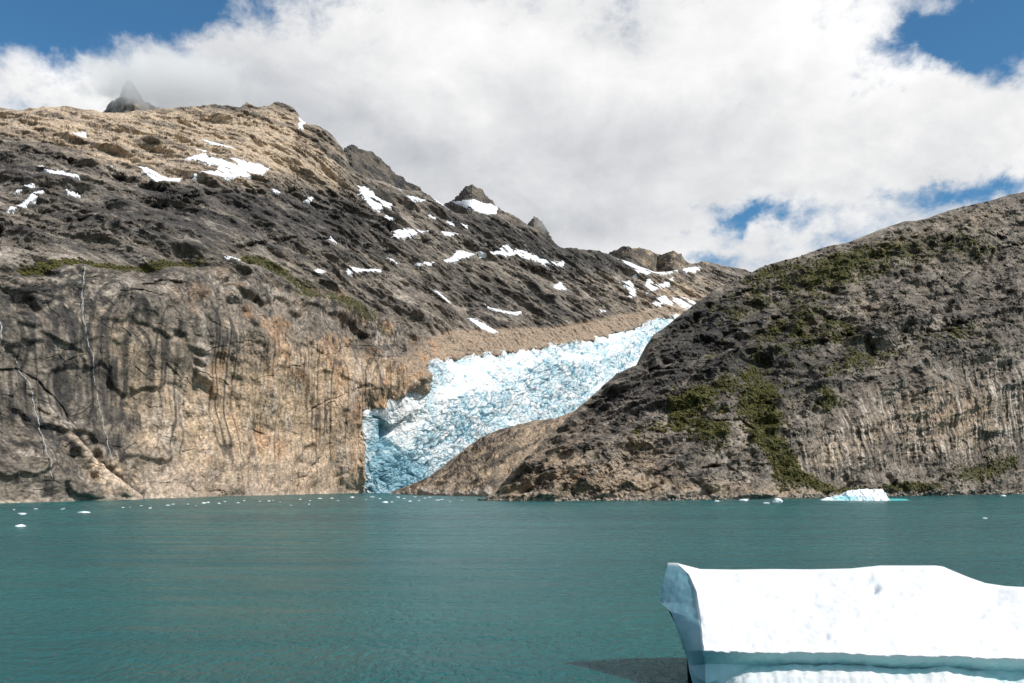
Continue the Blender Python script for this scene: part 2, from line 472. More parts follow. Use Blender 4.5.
# ------------------------------------------------------------------ left massif
def build_left():
    nx, ny = 1240, 560
    px, py = make_sheet(-110, 770, nx, sky_left, shore_left, ny, None)
    # denser in frame is not needed: one step is about 0.7 px
    gd = sdist(px, py, glacier_poly)
    wob = fbm(np.stack([px / 9, py / 9, 0 * px], -1), 3) * 3.0
    Db = D_left(px, py)
    zb = world(px, py, Db)
    Db = Db + 260 * sstep(-.5, 14, gd + wob)
    P = world(px, py, Db)
    base = P.copy()
    N = normals(blur(P, 6))
    facing = (N * -P / np.linalg.norm(P, axis=-1, keepdims=True)).sum(-1)
    N = np.where((facing < 0)[..., None], -N, N)
    steep = 1 - np.clip(N[..., 2], 0, 1)                      # 1 on walls
    bench = 268 + 22 * sstep(180, 330, px) + 40 * sstep(330, 420, px)
    cliff = sstep(-6, 8, py - bench) * sstep(450, 400, px)     # the wall below the bench
    mor = sstep(5, 0, np.abs(py - np.interp(px, [400, 425, 450, 500, 560, 600, 640, 680], [372, 357, 346, 343, 338, 329, 318, 308])) - np.interp(px, [400, 430, 460, 600, 650], [14, 14, 13, 7, 3])) * sstep(395, 430, px) * sstep(690, 640, px)
    hi = 1 - cliff
    N0 = N; N = lean(N, P, 3.)
    # ---- relief
    Pv = P * VS
    # beds lie nearly flat over the left wall and dip more steeply towards the glacier
    xk = np.array([-4000., -750., -250., 4000.]); gk = np.array([.44, .40, .0, .0])
    xx = np.linspace(-4000, 4000, 4001); ss = np.cumsum(np.interp(xx, xk, gk)) * (xx[1] - xx[0])
    Pb = Pv.copy(); Pb[..., 2] -= np.interp(P[..., 0], xx, ss).astype(np.float32)
    wv = (fbm(Pv / 45, 3)[..., None] * .55).astype(np.float32)
    pb, cb, rb = facets(rot(Pb, -28, 190, 85, 110) + wv, 21.5); pb = soft(pb, 2)
    d = 34 * fbm(P / 210, 3) + hi * (11 * pb + 34 * (ridged(rot(Pb, -32, 260, 62, 120), 3, .5, 4) - .5)) + cliff * 7 * pb + 24 * (ridged(rot(P, -24, 260, 70, 400), 3) - .5) * hi
    d += cliff * (26 * (ridged(P / np.array([75, 250, 420.]), 3) - .5) + 9 * fbm(Pv / np.array([28, 28, 160.]), 3))
    pl, cr, rv = facets(Pv / np.array([48, 60, 190.]) + wv)
    pl = soft(pl, 2); d += cliff * 5 * pl
    pl, cr2, rv2 = facets(Pv / np.array([15, 18, 64.]) + wv * .8, 4.2)
    d += cliff * 1. * pl
    pl, cr3, rv3 = facets(Pv / np.array([7, 7, 15.]) + wv * 1.5, 9.1)
    d += cliff * .7 * pl
    pl, cr4, rv4 = facets(rot(Pb, -30, 130, 32, 40) + wv, 5.5)
    shal = .45 + .55 * sstep(.25, .7, steep)
    pl = soft(pl, 1); d += hi * 6 * pl
    pl, cr5, rv5 = facets(rot(Pb, -36, 38, 12, 20) + wv, 7.5)
    d += hi * 2.2 * pl
    pl, cr6, rv6 = facets(rot(Pb, -34, 15, 6, 10) + wv, 8.8)
    d += hi * 1. * pl
    fa, sa = ledges(Pb, -20, 62, 260, 2.); fb, sb = ledges(Pb, -33, 26, 130, 5.); fc, sc_ = ledges(Pb, -12, 15, 70, 8.)
    d += hi * (26 * soft(fa * sa, 1) + 14 * fb * sb + 7 * fc * sc_)
    fd, sd_ = ledges(Pv, 86, 34, 300, 12.); fe, se = ledges(Pv, 8, 70, 120, 15.)
    d += cliff * (6 * soft(fd * sd_, 2) + 2 * soft(fe * se, 2))
    rr = rough_rock(Pv, 13.) ; rr2 = rough_rock(Pv * np.array([1.5, 1, .5]), 13., off=5)
    d += hi * 3. * rr + cliff * 1.2 * rr2
    d *= 1 - .72 * mor
    d += mor * (7 * fbm(Pv / 22, 4, .6) + 9 * (ridged(rot(Pb, -58, 90, 17, 40), 3) - .5) + 3 * rough_rock(Pv, 9., 3))
    lines = [
        ('over', 3, 26, [(145, 284), (160, 281), (172, 283), (178, 284)]), ('over', 2.2, 14, [(120, 292), (140, 294), (160, 297)]),
        ('cleft', 1.6, 13, [(240, 365), (252, 400), (258, 430), (256, 455)]), ('cleft', 1.3, 12, [(320, 310), (318, 345), (322, 372)]),
        ('over', 2.2, 12, [(240, 425), (252, 429), (262, 433)]), ('over', 2, 10, [(200, 372), (215, 379), (228, 385)]),
        ('over', 1.8, 11, [(240, 386), (275, 372), (320, 358), (350, 345), (372, 345)]), ('over', 2.6, 16, [(310, 410), (325, 400), (345, 393), (372, 384)]),
        ('cleft', 2, 14, [(376, 345), (384, 358), (390, 375), (392, 392)]), ('cleft', 1.2, 10, [(347, 352), (349, 372), (348, 390)]),
        ('cleft', 2.2, 15, [(300, 300), (312, 330), (322, 352)]), ('cleft', 1.2, 9, [(288, 415), (288, 450)]),
        ('over', 2.5, 14, [(300, 480), (315, 465), (325, 452), (332, 445)]), ('cleft', 1.2, 9, [(340, 418), (343, 450)]),
        ('over', 3, 18, [(0, 370), (18, 368), (40, 385), (58, 402), (75, 430)]),
        ('cleft', 2.6, 18, [(82, 275), (88, 330), (96, 380), (105, 430), (112, 470)]), ('cleft', 2.4, 16, [(2, 340), (20, 360), (30, 400), (38, 440)]),
        ('cleft', 1.5, 10, [(170, 290), (172, 320), (176, 360), (175, 420)]), ('cleft', 1.4, 9, [(140, 270), (150, 320), (160, 345)]),
        ('cleft', 1.4, 9, [(200, 300), (206, 340), (208, 390)]), ('over', 2, 10, [(205, 350), (225, 345), (248, 342)]),
        ('cleft', 3, 16, [(265, 262), (300, 295), (340, 322), (372, 348)]), ('cleft', 2.5, 14, [(330, 262), (360, 290), (400, 318), (420, 330)]),
        ('cleft', 3, 16, [(420, 275), (440, 292), (462, 312), (480, 330)]), ('over', 8, 60, [(20, 150), (60, 160), (110, 172), (140, 180), (165, 190)]),
        ('over', 8, 60, [(150, 205), (200, 197), (250, 192), (300, 190), (340, 195), (368, 210), (392, 232)]),
        ('over', 3, 16, [(180, 118), (220, 114), (256, 118)]), ('cleft', 3, 20, [(297, 112), (303, 135), (312, 152)]),
        ('cleft', 2.5, 14, [(352, 178), (368, 200), (385, 222), (395, 238)]), ('over', 6, 45, [(400, 245), (440, 238), (480, 246), (520, 255), (565, 270)]),
        ('cleft', 3, 20, [(620, 262), (632, 280), (632, 300), (622, 320)]), ('over', 6, 45, [(510, 262), (560, 275), (600, 290)]),
        ('cleft', 2.5, 14, [(560, 285), (590, 312), (605, 322)]), ('over', 6, 45, [(240, 246), (300, 240), (350, 243), (395, 252)]),
        ('over', 7, 50, [(-20, 232), (40, 225), (100, 222), (150, 228)]), ('cleft', 2, 12, [(84, 215), (86, 240), (90, 262)]),
    ]
    rec = grooves(px + fbm(Pv / 22, 3) * 6, py + fbm(Pv / 20, 3, off=40) * 6, lines); lip = grooves.lip
    d -= rec
    low = P + N * (26 * fbm(P / 210, 3))[..., None]
    P2 = P + N * d[..., None].astype(np.float32)
    dd, side = seg_dist(px, py, [(58, 428), (84, 452), (110, 478), (137, 499)])
    d += 16 * sstep(15, 2, dd) * (side > 0) * sstep(50, 75, px) - 12 * np.exp(-((dd - 6) / 5) ** 2) * (side < 0) * sstep(60, 85, px)
    d *= sstep(0, 10, py - sky_left(px)) * .4 + .6
    d = d / np.clip((N * N0).sum(-1), .34, 1) * (1 - .40 * hi)
    P2 = P + N * d[..., None].astype(np.float32)
    # ---- albedo
    nb = cf(Pv / 120, 4, .6); nm = cf(Pv / 34, 4, .6, off=9); nf = cf(Pv / 6, 3, .65, off=3)
    st = cf(Pv / np.array([8, 8, 150.]), 4, .68, off=60); st2 = cf(Pv / np.array([26, 26, 260.]), 3, .6, off=71)
    dip = cf(rot(Pb, -29, 170, 20, 60), 4, .62, off=31); dip2 = cf(rot(Pb, -38, 70, 6, 30), 3, .6, off=37)
    tanm = blobs(px, py, [(60, 122, 110, 30, 8, .95), (210, 137, 120, 40, 12, 1.2), (120, 145, 70, 16, 22, .5), (285, 130, 30, 36, 40, .55), (180, 165, 70, 22, 14, .6), (320, 165, 40, 18, 40, .55),
                          (310, 400, 85, 85, 0, .85), (390, 390, 42, 28, 0, .75), (230, 440, 90, 60, 0, .75), (340, 455, 40, 50, 0, .75), (160, 400, 60, 80, 0, .35), (200, 330, 60, 40, 0, .25),
                          (110, 478, 26, 20, 38, .95), (40, 330, 60, 50, 0, .12), (20, 470, 40, 25, 0, .2), (680, 300, 60, 30, 0, .8),
                          (400, 232, 30, 8, 0, .45), (420, 262, 60, 10, 0, .2), (330, 255, 60, 20, 20, .2), (600, 285, 30, 14, 20, .3), (110, 340, 40, 60, 0, .2)])
    tanm = tanm + .22 * nm + .2 * nb + .2 * dip * hi + .1 * dip2 * hi
    dark = blobs(px, py, [(178, 107, 9, 3, 0, .9), (228, 108, 26, 4, 0, .8), (286, 109, 12, 7, 20, .7), (322, 142, 24, 18, 40, .45), (100, 128, 50, 5, 12, .4), (60, 145, 60, 8, 16, .35), (280, 175, 60, 6, 8, .3), (60, 190, 100, 26, 14, .5), (230, 205, 110, 24, 6, .62), (340, 225, 90, 28, 14, .6), (130, 230, 120, 26, 0, .5), (20, 160, 40, 22, 20, .4), (480, 225, 70, 18, 24, .8), (560, 250, 60, 20, 10, .65),  # mid-slope band: cloud shadow painted in as darker rock
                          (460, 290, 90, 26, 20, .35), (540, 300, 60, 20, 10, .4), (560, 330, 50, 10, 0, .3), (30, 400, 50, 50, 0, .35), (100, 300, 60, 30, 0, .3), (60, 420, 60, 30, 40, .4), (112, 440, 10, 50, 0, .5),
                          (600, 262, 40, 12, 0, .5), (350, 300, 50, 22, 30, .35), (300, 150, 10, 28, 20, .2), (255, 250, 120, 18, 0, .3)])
    c = np.broadcast_to(GREY, P.shape).copy()
    c = c * (1 + .35 * np.where(cliff > .5, rv2 - .5, rv5 - .5))[..., None]
    pt = cf(rot(Pb, -24, 130, 40, 60), 4, .6, off=63) + .25 * nm
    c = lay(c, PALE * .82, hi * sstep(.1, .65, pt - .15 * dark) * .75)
    c = lay(c, mix(TAN, np.array((.50, .41, .31)), hi[..., None] * .3), sstep(.25, .95, tanm))
    c = lay(c, DARK * 1.2, hi * sstep(-.15, -.75, pt) * .6)
    c = lay(c, ORANGE, cliff * sstep(.1, .8, cf(Pv / np.array([30, 30, 70.]), 3, off=88) + .5 * st) * .6 * sstep(150, 230, px))
    c = lay(c, PALE, cliff * sstep(.2, .8, st2 + .5 * nm) * .55)
    c = lay(c, PALE * .9, hi * sstep(.35, .9, dip2 + .3 * nm - .2 * dark) * .45)
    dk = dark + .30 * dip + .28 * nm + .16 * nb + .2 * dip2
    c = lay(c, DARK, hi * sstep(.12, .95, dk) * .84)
    l1 = stains(P, 14, 900, .11, 3.); l2 = stains(P, 7, 450, .15, 7.); l3 = stains(P, 30, 2200, .075, 11.); l4 = stains(P, 11, 200, .10, 23.)
    c = lay(c, PALE, cliff * l4 * .6)
    wet = np.clip(.62 + .5 * nb + .5 * dark, .12, 1)
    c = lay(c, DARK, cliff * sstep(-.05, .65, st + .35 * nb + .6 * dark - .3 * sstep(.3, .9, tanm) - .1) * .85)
    c = lay(c, DARK, cliff * np.maximum(l3 * .8, np.maximum(l1 * .9, l2 * .8 * wet)) * .95)
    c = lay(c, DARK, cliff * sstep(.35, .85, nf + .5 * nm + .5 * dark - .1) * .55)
    bl = sstep(.25, .7, cf(rot(Pb, -20, 26, 9, 12), 4, .65, off=55) + .25 * dark + .15 * dip)
    c = lay(c, DARK, hi * bl * .7)
    bl2 = sstep(.2, .7, cf(rot(Pb, -32, 30, 7, 12), 4, .65, off=95) - .2 * dark)
    c = lay(c, PALE * .85, hi * bl2 * .5)
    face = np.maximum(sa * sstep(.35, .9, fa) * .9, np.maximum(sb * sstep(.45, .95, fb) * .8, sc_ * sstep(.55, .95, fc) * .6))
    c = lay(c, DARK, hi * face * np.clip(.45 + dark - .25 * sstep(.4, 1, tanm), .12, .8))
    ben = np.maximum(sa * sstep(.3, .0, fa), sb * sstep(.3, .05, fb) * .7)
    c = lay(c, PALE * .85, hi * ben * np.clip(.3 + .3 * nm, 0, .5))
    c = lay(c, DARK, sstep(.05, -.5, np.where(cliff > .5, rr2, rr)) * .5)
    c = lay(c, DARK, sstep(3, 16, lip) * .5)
    c = lay(c, np.array((.30, .225, .16)), mor * .92)
    c = lay(c, GREY * .8, mor * sstep(.1, .7, cf(rot(Pv, 6, 90, 9, 40), 4, .65, off=44)) * .6)
    c = lay(c, PALE * .9, mor * sstep(.45, .8, cf(Pv / 7, 3, .6, off=46)) * .6)
    c = lay(c, np.array((.36, .21, .11)), mor * sstep(455, 415, px) * sstep(-.1, .35, nm + .3 * nf) * .7)
    veg = blobs(px, py, [(42, 270, 30, 5, -6, 1.4), (75, 265, 30, 3, 0, 1.2), (115, 266, 40, 3, 0, 1.15), (165, 265, 28, 3, 0, 1.15), (200, 263, 30, 2.5, 0, .8), (255, 262, 26, 6, 6, 1.1), (290, 280, 34, 6, 28, .8), (340, 300, 34, 9, 30, .85), (405, 268, 14, 4, 0, .6),
                         (300, 300, 30, 8, 35, .5), (375, 322, 30, 8, 30, .5), (55, 380, 22, 7, 45, .55), (6, 196, 14, 5, -10, .5), (240, 272, 60, 5, 0, .4), (480, 290, 20, 12, 0, .25), (30, 395, 14, 6, 0, .3)])
    vm = sstep(.5, 1., veg + .35 * nm + .4 * nf)
    c = lay(c, GREEN, vm * .85)
    # the pale polished apron at the foot of the wall, its dark gully beside it, and clean beige slabs above the tide line
    dd, side = seg_dist(px + 3 * nm, py, [(58, 428), (84, 452), (110, 478), (137, 499)])
    wd = np.interp(px, [58, 110, 137], [5, 15, 12])
    apron = sstep(wd, wd * .5, dd) * (side > -2) * sstep(50, 75, px)
    c = lay(c, np.array((.46, .36, .27)), apron * .85)
    gul = sstep(14, 4, dd) * (side < -1) * sstep(60, 85, px)
    c = lay(c, DARK, gul * .75)
    c = lay(c, np.array((.48, .37, .28)), cliff * sstep(110, 15, P[..., 2] + 25 * nm) * sstep(120, 170, px) * .55)
    sl = sstep(4, 0, np.abs(P[..., 2]) - 1.5 - 1.5 * nm) * cliff       # bleached rock just over the water
    c = lay(c, np.array((.40, .33, .26)), sl * .6)
    c = c * (1 + .3 * nf + .12 * nm)[..., None]
    c = np.clip(c, .012, .8)
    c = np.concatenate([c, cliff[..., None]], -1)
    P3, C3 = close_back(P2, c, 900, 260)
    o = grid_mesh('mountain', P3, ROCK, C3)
    tag(o, kind='structure')
    return dict(px=px, py=py, P=P2, N=N, low=low, base=base, veg=vm)

L = build_left()

# ------------------------------------------------------------------ peaks standing behind the massif
def build_peak(pts, D, slope, tan=0., seed=0, base=24, dark=.75):
    sky = curve(pts)
    x0, x1 = pts[0][0], pts[-1][0]
    nx = int((x1 - x0) / .45) + 2; ny = 90
    low = max(p[1] for p in pts) + base
    px, py = make_sheet(x0, x1, nx, sky, lambda x: 0 * x + low, ny, None)
    hw = (x1 - x0) / 2; cx = pts[int(np.argmin([p[1] for p in pts]))][0]
    dep = D - slope * (py - sky(px)) + (np.abs(px - cx) / hw) ** 1.5 * D * .09
    P = world(px, py, dep)
    N = normals(blur(P, 4)); N = np.where(((N * -P).sum(-1) < 0)[..., None], -N, N)
    P_ = P; P = P * VS
    d = 14 * (ridged(P / 95, 3, .5, off=seed) - .5) + 8 * (ridged(rot(P, -38, 60, 14, 40), 3, off=seed) - .5)
    pl, cr, rv = facets(rot(P, -36, 50, 20, 30) + fbm(P / 40, 2)[..., None] * .5, seed + 3)
    d += 3.5 * pl + 3 * rough_rock(P, 16.)
    P2 = P_ + N * d[..., None].astype(np.float32)
    nm = fbm(P / 50, 4, .6, off=seed) * 1.4; nf = cf(P / 10, 3, .6, off=seed) * .8
    c = np.broadcast_to(GREY * .95, P.shape).copy()
    c = lay(c, TAN, sstep(.0, .5, nm + tan))
    c = lay(c, DARK * 1.3, sstep(-.3, .35, fbm(rot(P, -38, 90, 20, 40), 4, off=seed + 2) + .3 * nf) * dark)
    c = np.clip(c * (1 + .4 * nf)[..., None], .015, .8)
    c = np.concatenate([c, 0 * c[..., :1] + .1], -1)
    P3, C3 = close_back(P2, c, 700, 500)
    o = grid_mesh('mountain', P3, ROCK, C3); tag(o, kind='structure')
    return dict(px=px, py=py, P=P2, N=N, low=P_)

PK1 = build_peak([(98, 114), (104, 111), (112, 103), (120, 98), (124, 90), (127, 82), (131, 84), (132, 92), (140, 99), (150, 106), (170, 114)], 3300, 14, -.1, 3)
PK2 = build_peak([(336, 158), (345, 148), (352, 146), (360, 149), (372, 152), (380, 160), (390, 168), (402, 178), (412, 184), (426, 194), (440, 206)], 3950, 6, -.4, 8, 30, 1.0)  # full dark value paints this peak's cloud shade into the rock
PK3 = build_peak([(438, 210), (446, 204), (455, 200), (460, 193), (466, 187), (472, 186), (480, 190), (488, 196), (496, 206), (506, 213), (520, 224)], 4350, 8, -.3, 13, 22, .9)
PK4 = build_peak([(522, 232), (530, 221), (534, 216), (541, 220), (546, 229), (556, 246)], 4900, 8, -.2, 17, 22, .9)
PK5 = build_peak([(596, 262), (606, 256), (613, 250), (622, 247.5), (632, 247), (645, 249), (655, 253), (664, 256), (676, 268), (690, 282)], 5300, 9, 0, 23, 24)
PK6 = build_peak([(646, 272), (653, 262), (658, 256), (666, 253), (674, 252), (681, 254), (686, 261), (694, 268), (706, 276)], 5300, 8, .2, 29, 24)

# ------------------------------------------------------------------ glacier
def build_glacier():
    nx, ny = 720, 560
    top = curve([(330, 395), (400, 375), (425, 358), (440, 354), (470, 350), (500, 347), (540, 342), (580, 335), (600, 331), (625, 324), (650, 316), (665, 312), (690, 307), (730, 300)])
    px, py = make_sheet(340, 712, nx, top, lambda x: 0 * x + 497., ny, None)
    gd = sdist(px, py, glacier_poly)
    Db = D_left(px, py)
    Db = Db + 90 * sstep(2, -9, gd) + 14
    P = world(px, py, Db)
    N = normals(blur(P, 8)); N = np.where(((N * -P).sum(-1) < 0)[..., None], -N, N)
    # flow bands run from the upper right down to the front
    flow = rot(P, 33, 420, 60, 300)
    band = fbm(flow, 3, .5, off=12)
    rough = np.clip(.62 + 1.3 * band + .55 * blobs(px, py, [(420, 455, 60, 40, -30, .8), (500, 410, 110, 12, -24, 1.), (600, 375, 60, 14, -35, .8), (440, 375, 50, 10, 0, .5), (600, 345, 90, 10, -18, .3),
                                                   (410, 415, 40, 16, -20, -.35), (480, 385, 70, 8, -12, -.7)]), .14, 1.3)
    warp = (fbm(P / 30, 2, off=6)[..., None] * .5).astype(np.float32)
    Pv = P * np.array([1, .55, 1])
    pl, cr, rv = facets(rot(Pv, 30, 24, 15, 16) + warp, 3)
    pl2, cr2, rv2 = facets(Pv / np.array([8.5, 8, 12.]) + warp * 1.2, 8)
    pl3, cr3, rv3 = facets(Pv / np.array([4.2, 4, 6.]) + warp * 1.5, 2)
    d = 15 * fbm(P / 85, 3) + 34 * blobs(px, py, [(384, 412, 34, 12, -18, 1.)])
    d += rough * (6 * pl - 4 * cr + 3.6 * pl2 - 2.4 * cr2 + 1.6 * pl3 - 1. * cr3)
    fg, sg = ledges(Pv, -28, 26, 120, 3.)
    d += rough * 7 * fg * sg
    trans = ridged(rot(P, -52, 80, 13, 60), 3, .5, off=19) - .5     # crevasses across the flow
    d += 5 * trans * rough
    lines = [('cleft', 3.5, 30, [(366, 416), (374, 422), (381, 434), (386, 446)]), ('over', 6, 24, [(372, 448), (386, 440), (400, 452)]), ('cleft', 3, 20, [(384, 492), (383, 470), (380, 455)]),
             ('over', 5, 18, [(395, 458), (420, 455), (440, 448)]), ('over', 4, 14, [(460, 428), (500, 413), (540, 402), (590, 388), (630, 362)]), ('over', 3, 12, [(425, 420), (440, 424), (450, 418)])]
    rec = grooves(px + fbm(P / 26, 2) * 6, py + fbm(P / 24, 2, off=40) * 6, lines, 1, .55)
    d -= rec
    P2 = P + N * d[..., None].astype(np.float32)
    # ---- ice colour: weathered white crust on the tops, bare blue ice in broken faces and crevasse walls
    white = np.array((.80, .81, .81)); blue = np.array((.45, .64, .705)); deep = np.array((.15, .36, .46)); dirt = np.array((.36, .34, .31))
    nb = fbm(P / 60, 3, off=51) * 1.5; nm = cf(Pv / 14, 3, .6, off=22) * .6; nf = cf(Pv / 4, 3, .6, off=33)
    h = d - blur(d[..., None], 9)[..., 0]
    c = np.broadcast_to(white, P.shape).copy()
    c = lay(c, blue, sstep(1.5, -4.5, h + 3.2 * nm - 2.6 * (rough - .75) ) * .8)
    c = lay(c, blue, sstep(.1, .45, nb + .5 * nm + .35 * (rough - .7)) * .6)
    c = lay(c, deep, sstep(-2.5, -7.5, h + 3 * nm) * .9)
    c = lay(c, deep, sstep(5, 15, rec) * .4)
    front = blobs(px, py, [(385, 470, 34, 30, 0, 1.), (376, 430, 12, 24, -30, .8), (410, 475, 30, 16, -20, .7)])
    c = lay(c, blue * .8, sstep(.3, .9, front + .4 * nm) * .8)
    c = lay(c, deep, sstep(.45, 1.0, front + .7 * nm) * .6)
    c = lay(c, deep, np.maximum(cr, cr2 * .5) * sstep(.35, 1., rough) * .5)
    c = lay(c, dirt * .8, sstep(.7, 1.1, nf + .2 * (rough - .6)) * .35)
    c = lay(c, dirt, sstep(.25, .6, fbm(rot(P, 33, 160, 10, 60), 4, .6, off=77) + .4 * nf) * .35)
    c = lay(c, dirt * .8, sstep(9, 0, np.abs(gd)) * sstep(.0, .35, nm) * .6 * sstep(380, 430, px))
    c = np.clip(c * (1 + .12 * nf)[..., None], .03, .9)
    foot = P2[-1].copy(); foot[:, 2] = -25
    P3 = np.concatenate([P2, foot[None]], 0); C3 = np.concatenate([c, c[-1:]], 0)
    o = grid_mesh('glacier', P3, GLACIER, C3)
    tag(o, 'broken blue and white glacier spilling down between the cliffs into the fjord', 'glacier')
build_glacier()

# ------------------------------------------------------------------ right side: the near hill, and the low pale spur at its foot beside the ice
shore_right = curve([(380, 493.5), (470, 498.5), (488, 500.5), (560, 501.0), (640, 500.6), (720, 499.6), (800, 498.0), (900, 496.2), (1024, 494.2), (1200, 492.5)])
sky_right = curve([(470, 501), (486, 499.5), (498, 489), (520, 468), (545, 441), (565, 423), (582, 404), (600, 390), (617, 375), (635, 366), (646, 356), (650, 345), (653, 336), (662, 330), (672, 322),
                   (690, 308), (704, 298), (716, 290), (730, 283), (745, 277), (760, 268), (780, 262), (800, 257), (810, 252), (830, 246), (850, 242), (870, 234), (890, 226), (905, 221),
                   (925, 219), (945, 212), (965, 206), (985, 203), (1005, 197), (1024, 192), (1100, 165), (1200, 140)])
D_right = tps([(470, 502, 1040), (500, 501, 1015), (560, 501, 1015), (640, 500.6, 1040), (720, 499.6, 1110), (800, 498, 1246), (900, 496.2, 1450), (1024, 494.2, 1760), (1180, 492.8, 2080),
               (500, 490, 1050), (545, 445, 1170), (545, 475, 1080), (582, 410, 1300), (600, 450, 1160), (640, 365, 1420), (655, 338, 1520), (690, 310, 1620), (745, 278, 1740),
               (660, 430, 1200), (700, 370, 1390), (740, 440, 1210), (760, 330, 1600), (800, 400, 1390), (800, 290, 1740), (800, 258, 1830), (850, 350, 1560), (850, 243, 1930), (850, 440, 1400),
               (920, 430, 1560), (920, 370, 1610), (920, 340, 1690), (920, 280, 1900), (920, 219, 2120), (1000, 430, 1760), (1000, 340, 1840), (1000, 310, 1930), (1000, 260, 2130), (1020, 195, 2400),
               (1150, 440, 2050), (1150, 300, 2250), (1150, 150, 2800)])

def build_right():
    nx, ny = 950, 480
    px, py = make_sheet(478, 1130, nx, sky_right, shore_right, ny, None)
    Db = D_right(px, py)
    P = world(px, py, Db)
    N = normals(blur(P, 6)); N = np.where(((N * -P).sum(-1) < 0)[..., None], -N, N)
    N0 = N; N = lean(N, P, 5.)
    wall = blobs(px, py, [(900, 430, 90, 45, 0, 1.1), (1000, 410, 70, 60, 0, 1.), (820, 460, 45, 30, 0, .8)])
    wall = np.clip(wall, 0, 1)
    Pv = P * VS
    wv = (fbm(Pv / 40, 3)[..., None] * .55).astype(np.float32)
    pb, cb, rb = facets(rot(Pv, 24, 220, 70, 90) + wv, 21.5); pb = soft(pb, 2)
    d = 28 * fbm(P / 170, 3, off=3) + (1 - .7 * wall) * (13 * pb + 34 * (ridged(rot(Pv, 27, 240, 56, 100), 3, .5, 4) - .5)) + 20 * (ridged(rot(P, 20, 200, 45, 240), 3, off=2) - .5)
    pl, cr, rv = facets(rot(Pv, 22, 84, 30, 40) + wv, 2.5)
    pl = soft(pl, 1); d += (1 - .4 * wall) * 6.5 * pl
    pl, cr2, rv2 = facets(rot(Pv, 28, 30, 13, 18) + wv, 6.5)
    d += (1 - .4 * wall) * 2.4 * pl
    pl, cr3, rv3 = facets(rot(Pv, 15, 10, 6, 8) + wv, 3.1)
    d += .9 * pl
    d += wall * (9 * (ridged(Pv / np.array([34, 60, 190.]), 3, off=7) - .5) + 4 * fbm(Pv / np.array([11, 11, 60.]), 3))
    pl, cr4, rv4 = facets(Pv / np.array([13, 13, 46.]) + wv, 8.5)
    d += wall * 1.6 * pl
    fa, sa = ledges(Pv, 16, 58, 220, 2.); fb, sb = ledges(Pv, 27, 24, 110, 5.); fc, sc_ = ledges(Pv, 8, 13, 60, 8.)
    d += (1 - .6 * wall) * (32 * soft(fa * sa, 1) + 16 * fb * sb + 8 * fc * sc_)
    rr = rough_rock(Pv, 12.)
    d += (3.4 - 1.6 * wall) * rr
    lines = [('over', 11, 85, [(838, 336), (850, 333), (862, 337), (874, 348)]), ('over', 9, 75, [(905, 341), (925, 334), (945, 328), (970, 322), (1000, 314), (1030, 308)]),
             ('over', 7, 50, [(806, 345), (830, 342), (845, 338)]), ('cleft', 4, 18, [(862, 345), (866, 358), (858, 368)]), ('over', 8, 50, [(700, 345), (740, 328), (770, 320), (800, 318)]),
             ('over', 8, 55, [(648, 372), (670, 368), (690, 360)]), ('over', 3, 12, [(712, 372), (728, 370), (740, 376)]), ('over', 6, 45, [(720, 420), (742, 418), (752, 426)]),
             ('over', 7, 55, [(702, 470), (715, 466), (730, 472)]), ('cleft', 3, 12, [(640, 478), (648, 484), (655, 482)]), ('over', 3, 12, [(658, 395), (690, 388), (715, 384)]),
             ('over', 3, 14, [(852, 380), (866, 382), (880, 378)]), ('over', 7, 60, [(1000, 250), (1012, 246), (1030, 246)]), ('over', 6, 50, [(968, 240), (985, 236), (1000, 236)]),
             ('over', 8, 50, [(660, 345), (690, 322), (720, 300), (750, 290)]), ('cleft', 4, 18, [(540, 450), (570, 432), (600, 412), (640, 392)]), ('cleft', 3, 12, [(530, 485), (560, 460), (590, 440)]),
             ('over', 3, 12, [(880, 262), (900, 252), (930, 246)]), ('cleft', 3, 12, [(855, 252), (862, 262), (866, 272)]), ('over', 3, 12, [(930, 300), (960, 292), (1000, 280)]),
             ('cleft', 3.5, 18, [(905, 345), (910, 372), (905, 395)]), ('cleft', 2.5, 14, [(790, 425), (800, 445), (812, 470), (835, 485)]), ('cleft', 3, 14, [(744, 396), (755, 420), (768, 450), (780, 480)]),
             ('cleft', 1.6, 9, [(880, 385), (890, 420), (892, 450)]), ('cleft', 1.8, 10, [(850, 400), (856, 430), (862, 462)]), ('cleft', 1.8, 10, [(930, 370), (936, 400), (950, 430)]),
             ('cleft', 2, 12, [(960, 380), (975, 410), (985, 440)]), ('over', 3, 14, [(925, 470), (945, 452), (965, 440), (1000, 432)])]
    rec = grooves(px + fbm(P / 26, 2) * 6, py + fbm(P / 24, 2, off=40) * 6, lines)
    lip = grooves.lip
    d -= rec
    # boulders along the water's edge
    d *= sstep(.0, 5, 1.2 + shore_right(px) - py) * .6 + .4
    d *= sstep(0, 12, py - sky_right(px)) * .5 + .5
    d = d / np.clip((N * N0).sum(-1), .34, 1) * (.60 + .05 * wall)
    P2 = P + N * d[..., None].astype(np.float32)
    nb = cf(Pv / 100, 4, .6, off=14); nm = cf(Pv / 26, 4, .6, off=9); nf = cf(Pv / 5, 3, .65, off=3)
    st = cf(Pv / np.array([9, 9, 110.]), 4, .65, off=60); dip = cf(rot(Pv, 24, 120, 18, 50), 4, .6, off=31); dip2 = cf(rot(Pv, 34, 50, 5, 20), 3, .6, off=35)
